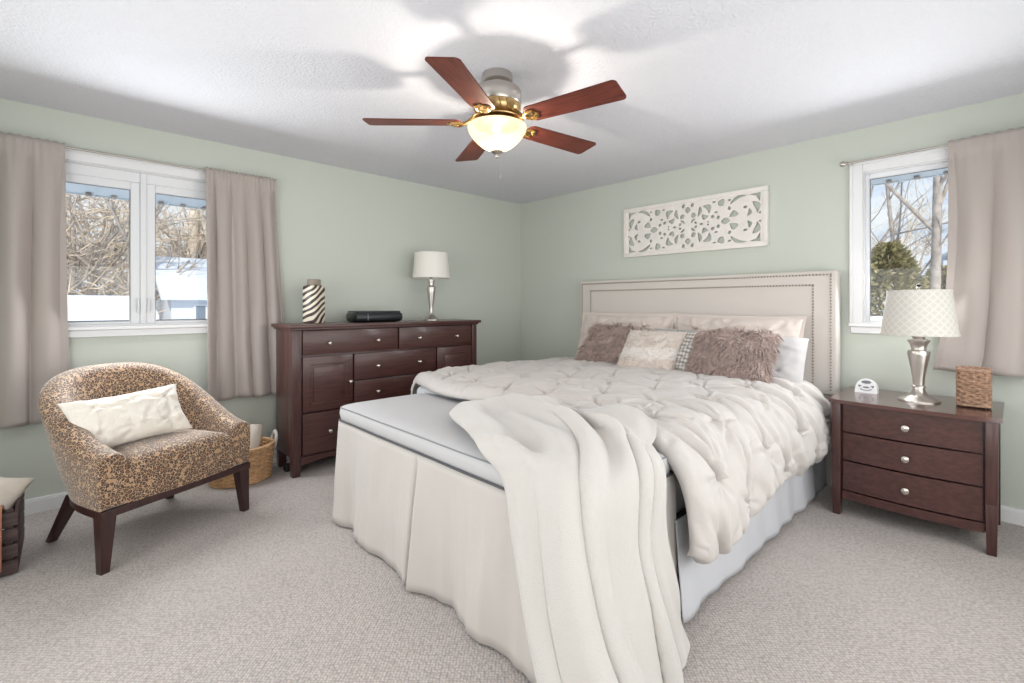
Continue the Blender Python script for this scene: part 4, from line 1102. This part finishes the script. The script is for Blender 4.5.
# ------------------------------------------------------------------ leopard barrel chair
ca = math.atan2(0.415, 0.910)
ch = thing('barrel_chair', 'wide leopard print barrel chair with dark tapered wooden legs', 'chair', (0.113, 2.886, 0), ca, world=False)
def chair():
    cx = 0.374
    def plan(th, a, b, e=2.5):
        c, s_ = math.cos(th), math.sin(th)
        return cx + a * math.copysign(abs(c) ** (2 / e), c), b * abs(s_) ** (2 / e)
    n = 84; P = []
    for i in range(n):
        t = i / (n - 1); th = PI * (1 - t)
        sv = math.sin(PI * t)
        ht = 0.545 + 0.350 * sv ** 1.2
        thick = 0.115 + 0.005 * sv
        zb = 0.285
        ring = []
        # section: outer bottom -> outer top -> round -> inner top -> inner bottom
        def at(off, z):
            f = (z - zb) / 0.6
            a = 0.380 + 0.205 * f * (0.10 + 0.90 * sv) - off; b = 0.575 + 0.17 * f - off * 0.95
            x, y = plan(th, a, b)
            return (x, y, z)
        for z in np.linspace(zb, ht - 0.045, 9): ring.append(at(0.0 - 0.006 * math.sin((z - zb) / (ht - zb) * PI), z))
        for k in range(1, 10):
            a_ = PI * k / 10; r_ = thick / 2
            ring.append(at(r_ - r_ * math.cos(a_), ht - 0.045 + 0.045 * math.sin(a_)))
        for z in np.linspace(ht - 0.045, zb, 8): ring.append(at(thick + 0.02 * (ht - 0.045 - z) / 0.5, z))
        y_off = -0.0
        P.append(ring)
    mb = MB(); V = mb.grid(P)
    for i in range(n - 1): mb.cap([V[i][0], V[i][-1], V[i + 1][-1], V[i + 1][0]])
    # arm fronts: bring forward with a rounded facing
    for V_, sgn in ((V[0], 1), (V[-1], -1)):
        ctr = sum((v.co for v in V_), Vector()) / len(V_)
        nr = [mb.bm.verts.new(ctr + (v.co - ctr) * 0.93 + Vector((0, -0.014, 0))) for v in V_]
        for k in range(len(V_)): mb.cap([V_[k], V_[(k + 1) % len(V_)], nr[(k + 1) % len(V_)], nr[k]])
        mb.cap(nr)
    mb.build('backrest', M_leopard, ch, angle=50)
    # seat cushion, front face flush with arms
    mb = MB(); P = []
    def seat_ring(ins, z):
        out = []
        for i in range(49):
            th = PI * (1 - i / 48); x, y = plan(th, 0.270 - ins, 0.490 - ins)
            out.append((x, max(y, -0.012 + ins + 0.004), z))
        x0, x1 = cx - 0.270 + ins, cx + 0.270 - ins
        yf = -0.012 + ins
        for i in range(1, 16): out.append((x1 + (x0 - x1) * i / 16, yf - 0.012 * math.sin(PI * i / 16), z))
        # front edge start corners
        out[0] = (x0, yf, z); out[48] = (x1, yf, z)
        for q_ in (1, 2, 3): out[q_] = (x0 + (out[4][0] - x0) * q_ / 4, yf + (out[4][1] - yf) * q_ / 4, z); out[48 - q_] = (x1 + (out[44][0] - x1) * q_ / 4, yf + (out[44][1] - yf) * q_ / 4, z)
        return out
    for ins, z in ((0, 0.285), (0, 0.36), (-0.004, 0.42), (0.0, 0.455), (0.012, 0.480), (0.03, 0.497), (0.06, 0.507), (0.10, 0.512), (0.15, 0.515), (0.19, 0.516)): P.append(seat_ring(ins, z))
    V = mb.grid(P, closev=True); mb.cap(V[0][::-1]); mb.cap(V[-1]); mb.build('seat', M_leopard, ch, angle=60)
    # dark wooden plinth rail
    mb = MB(); A = []
    for off, z in ((0.0, 0.252), (0.0, 0.287), (0.05, 0.287), (0.05, 0.252)):
        row = []
        for i in range(49):
            th = PI * (1 - i / 48); x, y = plan(th, 0.382 - off, 0.580 - off); row.append((x, y - 0.014, z))
        A.append(row)
    V = mb.grid(A, closeu=True)
    mb.box(cx - 0.382, cx + 0.382, -0.022, 0.03, 0.252, 0.287, 0.002)
    mb.build('plinth_rail', M_darkwood, ch)
    def leg(tp, bt, w0, w1, d0=None):
        mb = MB(); rows = []
        for (x, y, z, w) in ((bt[0], bt[1], 0.0, w1), (tp[0], tp[1], 0.256, w0)):
            rows.append([(x - w / 2, y - w / 2, z), (x + w / 2, y - w / 2, z), (x + w / 2, y + w / 2, z), (x - w / 2, y + w / 2, z)])
        V = mb.grid(rows, closev=True); mb.cap(V[0][::-1]); mb.cap(V[1])
        mb.build('leg', M_darkwood, ch, smooth=False)
    leg((0.022, 0.012), (0.008, 0.0), 0.062, 0.036); leg((0.718, 0.012), (0.733, 0.0), 0.062, 0.036)
    leg((0.12, 0.46), (0.082, 0.60), 0.055, 0.034); leg((0.61, 0.47), (0.68, 0.61), 0.055, 0.034)
chair()
def chair_world(x, y, z): return (0.113 + x * math.cos(ca) - y * math.sin(ca), 2.886 + x * math.sin(ca) + y * math.cos(ca), z)
cn = Vector((math.sin(ca) - 0.12, -math.cos(ca), 0.55))
make_pillow('lumbar_pillow', 'white plush lumbar pillow leaning on the leopard chair', 0.54, 0.29, 0.13, chair_world(0.270, 0.27, 0.640), cn, 0.05, M_furwhite, seed=11.0, wr=0.012, pinch=0.10, star=0.012)

# ------------------------------------------------------------------ laundry basket with cloths
lb = (0.90, 3.765, 0.0)
lbk = thing('laundry_basket', 'oval honey wicker basket with rope handles beside the dresser', 'basket', lb)
ov = [np.array((0.185 * math.cos(2 * PI * i / 64), 0.155 * math.sin(2 * PI * i / 64))) for i in range(64)]
woven(lbk, lb, ov, 0.012, 0.235, 17, 0.0078, M_wicker, flare=0.12, stakes=34, amp=0.006, smp=136)
for s_ in (-1, 1):
    pts = catmull([(0.90 + s_ * 0.208, 3.72, 0.20), (0.90 + s_ * 0.222, 3.725, 0.27), (0.90 + s_ * 0.226, 3.765, 0.305), (0.90 + s_ * 0.222, 3.805, 0.27), (0.90 + s_ * 0.208, 3.81, 0.20)], 24)
    MB().tube([tuple(p) for p in pts], 0.011, 8).build('handle', M_rope, lbk)
def roll_cloth(label, c, r, l, ang, tilt, m, name='rolled_towel'):
    mb = MB(); P = []
    n = 40
    for k in range(12):
        f = k / 11; row = []
        for i in range(n):
            a = 2 * PI * i / n; rr = r * (1 + 0.05 * math.sin(3 * a + f * 2)) * (1 - 0.25 * abs(2 * f - 1) ** 6)
            row.append((rr * math.cos(a), rr * math.sin(a), (f - 0.5) * l))
        P.append(row)
    V = mb.grid(P, closev=True); mb.cap(V[0][::-1]); mb.cap(V[-1])
    m4 = Matrix.Translation(c) @ Matrix.Rotation(ang, 4, 'Z') @ Matrix.Rotation(tilt, 4, 'Y')
    mb.mul(m4)
    return tag(mb.build(name, m, None, origin=c, angle=50), label, 'towel')
roll_cloth('cream rolled towel sticking up in the laundry basket', (0.955, 3.72, 0.215), 0.05, 0.34, 0.4, 0.25, M_linenpil)
roll_cloth('white rolled towel lying in back of the laundry basket', (0.86, 3.80, 0.19), 0.055, 0.26, 1.9, 0.9, M_furwhite)

# ------------------------------------------------------------------ crate at the left edge
cr = thing('wooden_crate', 'dark slatted wooden crate on the carpet at the left edge', 'crate', (-0.42, 3.38, 0))
CX0, CX1, CY0, CY1, CH = -0.66, -0.165, 3.15, 3.60, 0.295
for k in range(4):
    z0 = 0.008 + k * 0.073; z1 = z0 + 0.060
    for (x0, x1, y0, y1) in ((CX0, CX1, CY0, CY0 + 0.014), (CX0, CX1, CY1 - 0.014, CY1), (CX0, CX0 + 0.014, CY0 + 0.016, CY1 - 0.016), (CX1 - 0.014, CX1, CY0 + 0.016, CY1 - 0.016)):
        MB().box(x0, x1, y0, y1, z0, z1, 0.003).build('slat', M_crate, cr)
for x in (CX0 + 0.03, CX1 - 0.03):
    for y in (CY0 + 0.03, CY1 - 0.03): MB().box(x - 0.014, x + 0.014, y - 0.014, y + 0.014, 0.004, CH, 0.002).build('corner_post', M_crate, cr)
MB().box(CX0 + 0.015, CX1 - 0.015, CY0 + 0.015, CY1 - 0.015, 0.0, 0.012).build('bottom_board', M_crate, cr)
make_pillow('crate_pillow', 'natural linen pillow stuffed into the wooden crate', 0.34, 0.34, 0.13, (-0.335, 3.36, 0.300), (0.15, -0.75, 0.8), -0.50, M_linenpil, seed=13.0, wr=0.01, pinch=0.12)
mb = MB(); P = []
for i in range(24):
    x = -0.50 + 0.285 * i / 23; col = []
    for (y, z) in catmull([(3.30, 0.25), (3.20, 0.312), (3.135, 0.308), (3.118, 0.22), (3.112, 0.12), (3.11, 0.045)], 30):
        col.append((x, y + 0.006 * nz(x * 30, z * 30), z + 0.004 * nz(x * 40, z * 40, 3)))
    P.append(col)
mb.grid(P); o = mb.build('fringed_throw', M_rust, None, origin=(-0.36, 3.12, 0.04), angle=180); solidify(o, 0.012)
tag(o, 'rust brown nubby throw hanging over the front of the crate', 'blanket')

# ------------------------------------------------------------------ ceiling fan
fc = (1.624, 1.840)
fan = thing('ceiling_fan', 'five blade mahogany ceiling fan with glowing glass bowl light', 'ceiling fan', (fc[0], fc[1], ZC), world=False)
MB().lathe([(0.0, 0.0), (0.078, 0.0), (0.080, -0.006), (0.080, -0.040), (0.074, -0.046), (0.058, -0.05), (0.056, -0.056)], 48).build('canopy', M_nickel, fan)
MB().lathe([(0.050, -0.05), (0.050, -0.075), (0.058, -0.083), (0.064, -0.098), (0.064, -0.104)], 40).build('downrod_coupling', M_nickel, fan)
MB().lathe([(0.05, -0.100), (0.110, -0.100), (0.122, -0.106), (0.126, -0.116), (0.126, -0.178), (0.120, -0.186), (0.10, -0.19)], 56).build('motor_housing', M_nickel, fan)
mbr = MB().lathe([(0.122, -0.184), (0.124, -0.19), (0.118, -0.215), (0.098, -0.240), (0.074, -0.252), (0.070, -0.262), (0.056, -0.266)], 56)
for k in range(20):
    a = 2 * PI * k / 20
    mbr.tube([(0.121 * math.cos(a), 0.121 * math.sin(a), -0.192), (0.112 * math.cos(a + 0.07), 0.112 * math.sin(a + 0.07), -0.228)], [0.006, 0.004], 6)
mbr.lathe([(0.06, -0.2600), (0.138, -0.2600), (0.140, -0.2635), (0.138, -0.267), (0.06, -0.267)], 48)
mbr.build('decorative_ring', M_brass, fan)
blade_ang0 = 0.5238 + PI
for i in range(5):
    a = blade_ang0 - i * 2 * PI / 5
    m4 = Matrix.Translation((0, 0, -0.272)) @ Matrix.Rotation(a, 4, 'Z')
    til = Matrix.Rotation(-0.17, 4, 'X')
    # blade outline
    out = []
    hw0, hw1 = 0.064, 0.076
    r0, r1, rc = 0.187, 0.677, 0.022
    def arc(cx_, cy_, a0, a1, rr, n=6): return [(cx_ + rr * math.cos(a0 + (a1 - a0) * q / n), cy_ + rr * math.sin(a0 + (a1 - a0) * q / n)) for q in range(n + 1)]
    out += arc(r1 - rc, hw1 - rc, PI / 2, 0, rc); out += arc(r1 - rc, -hw1 + rc, 0, -PI / 2, rc)
    out += arc(r0 + 0.035, -hw0 + 0.035, -PI / 2, -PI, 0.035); out += arc(r0 + 0.035, hw0 - 0.035, PI, PI / 2, 0.035)
    mb = MB(); mb.prism(out, lambda u, v, d: (u, v, d), -0.003, 0.003)
    es = [e for e in mb.bm.edges if len(e.link_faces) == 2 and e.calc_face_angle() > 1.2]; bmesh.ops.bevel(mb.bm, geom=es, offset=0.0012, segments=1, affect='EDGES')
    bl = mb.build('blade', M_mahogany, fan, smooth=False)
    bl.matrix_local = m4 @ til
    ir = MB()
    ir.tube([(0.10, 0, 0.045), (0.130, 0, 0.022), (0.155, 0, 0.000), (0.185, 0, -0.008)], [0.014, 0.011, 0.010, 0.012], 10)
    ir.prism([(0.170, 0.016), (0.186, 0.034), (0.215, 0.044), (0.238, 0.036), (0.244, 0.016), (0.258, 0.0), (0.244, -0.016), (0.238, -0.036), (0.215, -0.044), (0.186, -0.034), (0.170, -0.016)], lambda u, v, d: (u, v, d), -0.010, -0.0045)
    ir.tube([(0.175, 0.014, -0.011), (0.20, 0.034, -0.013), (0.228, 0.028, -0.012), (0.222, 0.010, -0.012)], 0.0045, 6); ir.tube([(0.175, -0.014, -0.011), (0.20, -0.034, -0.013), (0.228, -0.028, -0.012), (0.222, -0.010, -0.012)], 0.0045, 6)
    for q in ((0.205, 0.024), (0.205, -0.024), (0.240, 0)): ir.lathe([(0, -0.015), (0.005, -0.014), (0.0055, -0.0095)], 8, (q[0], q[1], 0), caps=False)
    io = ir.build('blade_iron', M_brass, bl, angle=35)
MB().lathe([(0.05, -0.262), (0.062, -0.268), (0.064, -0.280), (0.112, -0.284), (0.116, -0.287), (0.116, -0.292), (0.112, -0.292), (0.110, -0.290), (0.06, -0.288), (0.0, -0.288)], 48).build('light_fitter', M_brass, fan)
bw = [(0.114, -0.2905), (0.148, -0.2905), (0.151, -0.292), (0.1525, -0.299), (0.150, -0.312), (0.142, -0.328), (0.126, -0.352), (0.104, -0.376), (0.078, -0.397), (0.050, -0.411), (0.024, -0.418), (0.010, -0.419)]
MB().lathe(bw, 56, caps=False).build('light_bowl', M_bowl, fan)
MB().lathe([(0.010, -0.413), (0.030, -0.417), (0.033, -0.422), (0.022, -0.430), (0.010, -0.436), (0.012, -0.446), (0.008, -0.454), (0.0, -0.458)], 24).build('bowl_finial', M_nickel, fan)
MB().tube([(0.012, -0.012, -0.42), (0.013, -0.013, -0.55)], 0.0012, 6).lathe([(0, -0.565), (0.004, -0.562), (0.005, -0.553), (0.002, -0.548)], 10, (0.013, -0.013, 0)).build('pull_chain', M_nickel, fan)
for q in range(2):
    a = 0.8 + q * PI
    MB().lathe([(0.013, -0.286), (0.013, -0.300), (0.020, -0.318), (0.021, -0.330), (0.014, -0.345), (0.0, -0.350)], 16, (0.05 * math.cos(a), 0.05 * math.sin(a), 0)).build('bulb', mat('bulb_glow', (1, 0.9, 0.7), 0.4, emit=((1, 0.82, 0.55), 6.0)), fan)
for o_ in fan.children:
    if not o_.name.startswith('canopy'): o_.location.z += 0.023
fl = lamp('fan_light', 'POINT', (fc[0], fc[1], ZC - 0.380), 21.0, (1, 0.965, 0.93), radius=0.018)

# ------------------------------------------------------------------ outdoors
GZ = -0.9
gm = MB(); P = []
for i in range(40):
    P.append([(-60 + 190 * i / 39, -60 + 190 * j_ / 39, GZ + 0.25 * nz(i * 0.5, j_ * 0.5)) for j_ in range(40)])
gm.grid(P); struct(gm.build('ground', M_snow))
def grow(mb, p, d, l, r, depth, rs, spread, maxd, droop=0.0):
    n = 3; pts = [p.copy()]; rad = [r]
    q = p.copy(); dd = d.copy()
    for k in range(n):
        dd = (dd + Vector((rs.gauss(0, .12 if depth else .03), rs.gauss(0, .12 if depth else .03), rs.gauss(0, .08) - droop))).normalized()
        q = q + dd * l / n; pts.append(q.copy()); rad.append(r * (1 - 0.35 * (k + 1) / n))
    mb.tube(pts, rad, 5 if depth < 2 else 3, caps=False)
    if depth >= maxd: return
    for c_ in range(rs.choice((2, 3, 3, 4)) if depth else 6):
        f = rs.uniform(0.35, 1.0) if depth else 0.35 + 0.65 * c_ / 5
        j_ = min(n - 1, int(f * n)); b = pts[j_].lerp(pts[j_ + 1], f * n - j_ if f < 1 else 1)
        nd = (dd * 0.8 + Vector((rs.gauss(0, spread), rs.gauss(0, spread), rs.gauss(0.15, spread * 0.6)))).normalized()
        grow(mb, b, nd, l * rs.uniform(0.5, 0.75), r * (1 - 0.35 * f) * 0.5, depth + 1, rs, spread, maxd, droop)
protos = []
for s_ in range(4):
    rs = random.Random(40 + s_); mb = MB()
    grow(mb, Vector((0, 0, -0.1)), Vector((rs.gauss(0, .05), rs.gauss(0, .05), 1)), 3.6, 0.11, 0, rs, 0.55, 4)
    o = mb.build('bare_tree', M_bark if s_ % 2 == 0 else M_barkdark, None, origin=(0, 0, 0), angle=180)
    protos.append(o)
def put_tree(proto, x, y, s, rz, label, group, first=[0, 0, 0, 0]):
    k = protos.index(proto)
    if first[k] == 0: o = proto; first[k] = 1
    else: o = proto.copy(); C.objects.link(o)
    o.location = (x, y, GZ); o.scale = (s, s, s); o.rotation_euler = (0, 0, rz)
    tag(o, label, 'tree', group)
    return o
rs = random.Random(5)
for k in range(34):
    y = 25 + 16 * rs.random(); x = y * (-0.10 + 0.36 * rs.random())
    if x / y > 0.09: y = max(y, 34.0) + 3 * rs.random(); x = y * (0.09 + 0.17 * rs.random())
    put_tree(protos[k % 4], x, y, rs.uniform(0.9, 1.7), rs.uniform(0, 6.28), 'bare winter tree in the tangled woods beyond the double window', 'woods beyond the double window')
for k in range(14):
    x = 24 + 16 * rs.random(); y = x * (-0.05 + 0.28 * rs.random())
    put_tree(protos[k % 4], x, y, rs.uniform(0.9, 1.5), rs.uniform(0, 6.28), 'bare winter tree far off beyond the small right window', 'woods beyond the right window')
def trunk(name, label, x, y, h, r, m, seed):
    rs_ = random.Random(seed); mb = MB(); grow(mb, Vector((x, y, GZ - 0.1)), Vector((0.02, 0, 1)), h, r, 0, rs_, 0.6, 3)
    return tag(mb.build(name, m, None, origin=(x, y, GZ), angle=180), label, 'tree')
trunk('tall_tree', 'thick pale trunk standing left of the pair before the neighbouring white house', 5.30, 33.5, 16.0, 0.34, M_bark, 3)
trunk('tall_tree', 'thinner pale trunk right of the pair before the neighbouring white house', 6.20, 33.5, 16.0, 0.24, M_bark, 4)
trunk('tall_tree', 'dark slender tree trunk outside the small right window', 14.0, 1.37, 8.0, 0.11, M_barkdark, 6)
trunk('tall_tree', 'thin bare sapling beside the dark trunk outside right window', 14.5, 1.75, 6.5, 0.055, M_barkdark, 8)
# brush hillside: dense thicket as uncountable stuff
mb = MB(); rs = random.Random(9)
for k in range(4200):
    y = rs.uniform(24, 38); x = y * rs.uniform(-0.10, 0.26); z = GZ + rs.random() ** 1.2 * 7.5
    if x / y > 0.09 and y < 33: y = rs.uniform(33, 38); x = y * rs.uniform(0.09, 0.26)
    d = Vector((rs.gauss(0, 1), rs.gauss(0, .4), rs.gauss(0.2, .6))).normalized() * rs.uniform(0.5, 1.6)
    p = Vector((x, y, z)); mb.tube([p, p + d * 0.5 + Vector((0, 0, rs.gauss(0, .08))), p + d], [0.030, 0.020, 0.008], 3, caps=False)
o = mb.build('thicket', mat('dry_brush', srgb(226, 204, 178), 0.9, var=(0.6, 0.25)), None, origin=(2, 27, GZ), angle=180); tag(o, 'tangled dry brush filling the hillside behind the trees', 'brush', kind='stuff')
# neighbour house with snowy roof
def house(label, x0, x1, y0, y1, zw, zr, wins, name='neighbour_house', ridge='X'):
    h_ = thing(name, label, 'house', ((x0 + x1) / 2, (y0 + y1) / 2, GZ))
    b = MB().box(x0, x1, y0, y1, GZ - 0.2, zw)
    for k in range(int((zw - GZ) / 0.16)): b.box(x0 - 0.012, x1 + 0.012, y0 - 0.012, y1 + 0.012, GZ + k * 0.16, GZ + k * 0.16 + 0.02)
    b.build('siding', M_siding, h_, smooth=False)
    r = MB()
    if ridge == 'X':
        ym = (y0 + y1) / 2; r.prism([(y0 - 0.4, zw - 0.1), (ym, zr), (y1 + 0.4, zw - 0.1), (y1 + 0.4, zw + 0.1), (ym, zr + 0.22), (y0 - 0.4, zw + 0.1)], lambda u, v, d: (d, u, v), x0 - 0.4, x1 + 0.4)
    else:
        xm = (x0 + x1) / 2; r.prism([(x0 - 0.4, zw - 0.1), (xm, zr), (x1 + 0.4, zw - 0.1), (x1 + 0.4, zw + 0.1), (xm, zr + 0.22), (x0 - 0.4, zw + 0.1)], lambda u, v, d: (u, d, v), y0 - 0.4, y1 + 0.4)
        g = MB(); g.prism([(x0, zw), (x1, zw), (xm, zr)], lambda u, v, d: (u, d, v), y0, y1); g.build('gable', M_siding, h_, smooth=False)
    r.build('roof', M_snow, h_, smooth=False)
    for (a, b_, c_, d_) in wins:
        w = MB(); w.box(a - 0.08, b_ + 0.08, y0 - 0.05, y0 + 0.02, c_ - 0.08, d_ + 0.08); wo = w.build('window', M_white, h_, smooth=False)
        MB().box(a, b_, y0 - 0.06, y0 - 0.04, c_, d_).build('pane', M_housewin, wo, smooth=False)
house('white sided neighbouring house with snowy roof seen through right pane', 3.15, 8.5, 24.0, 31.0, 1.55, 3.3, [(4.0, 4.35, 0.5, 1.2), (5.2, 5.8, 0.4, 1.2)])
house('low snow covered shed roof seen through left pane', -1.2, 1.72, 19.0, 23.0, 0.80, 1.34, [], name='garden_shed')
hx = thing('neighbour_house', 'grey white house far beyond the right window behind trees', 'house', (20.5, 0.6, GZ))
MB().box(19.5, 24, -3, 1.5, GZ - 0.2, 2.6).build('siding', M_siding, hx, smooth=False)
MB().prism([(-3.4, 2.5), (-0.75, 4.2), (1.9, 2.5), (1.9, 2.7), (-0.75, 4.4), (-3.4, 2.7)], lambda u, v, d: (d, u, v), 19.1, 24.4).build('roof', M_snow, hx, smooth=False)
# evergreen shrub mass outside right window
def evergreen(label, x, y, h, r, seed):
    rs_ = random.Random(seed); t = thing('evergreen_tree', label, 'tree', (x, y, GZ))
    MB().tube([(x, y, GZ - 0.1), (x, y, GZ + h)], [0.09, 0.02], 7).build('trunk', M_barkdark, t)
    mb = MB()
    for k in range(6500):
        f = rs_.random() ** 0.8; rad = r * (1.02 - f) ** 0.7 * rs_.uniform(0.35, 1.0); a = rs_.uniform(0, 2 * PI)
        p = Vector((x + rad * math.cos(a), y + rad * math.sin(a), GZ + 0.1 + f * h))
        d = Vector((math.cos(a), math.sin(a), rs_.gauss(0.2, .5))).normalized() * rs_.uniform(0.08, 0.20)
        s_ = d.cross(Vector((rs_.gauss(0, 1), rs_.gauss(0, 1), rs_.gauss(0, 1)))).normalized() * 0.05
        v = [mb.bm.verts.new(q) for q in (p, p + d * 0.5 + s_, p + d, p + d * 0.5 - s_)]; mb.bm.faces.new(v)
    mb.build('foliage', M_needles, t, smooth=False)
evergreen('broad olive evergreen low outside the right window', 14.5, 2.1, 3.5, 1.5, 1)
evergreen('darker evergreen behind the broad one outside the right window', 16.5, 1.3, 3.0, 1.3, 2)

for o in list(bpy.data.objects):
    if '_w' in o: del o['_w']
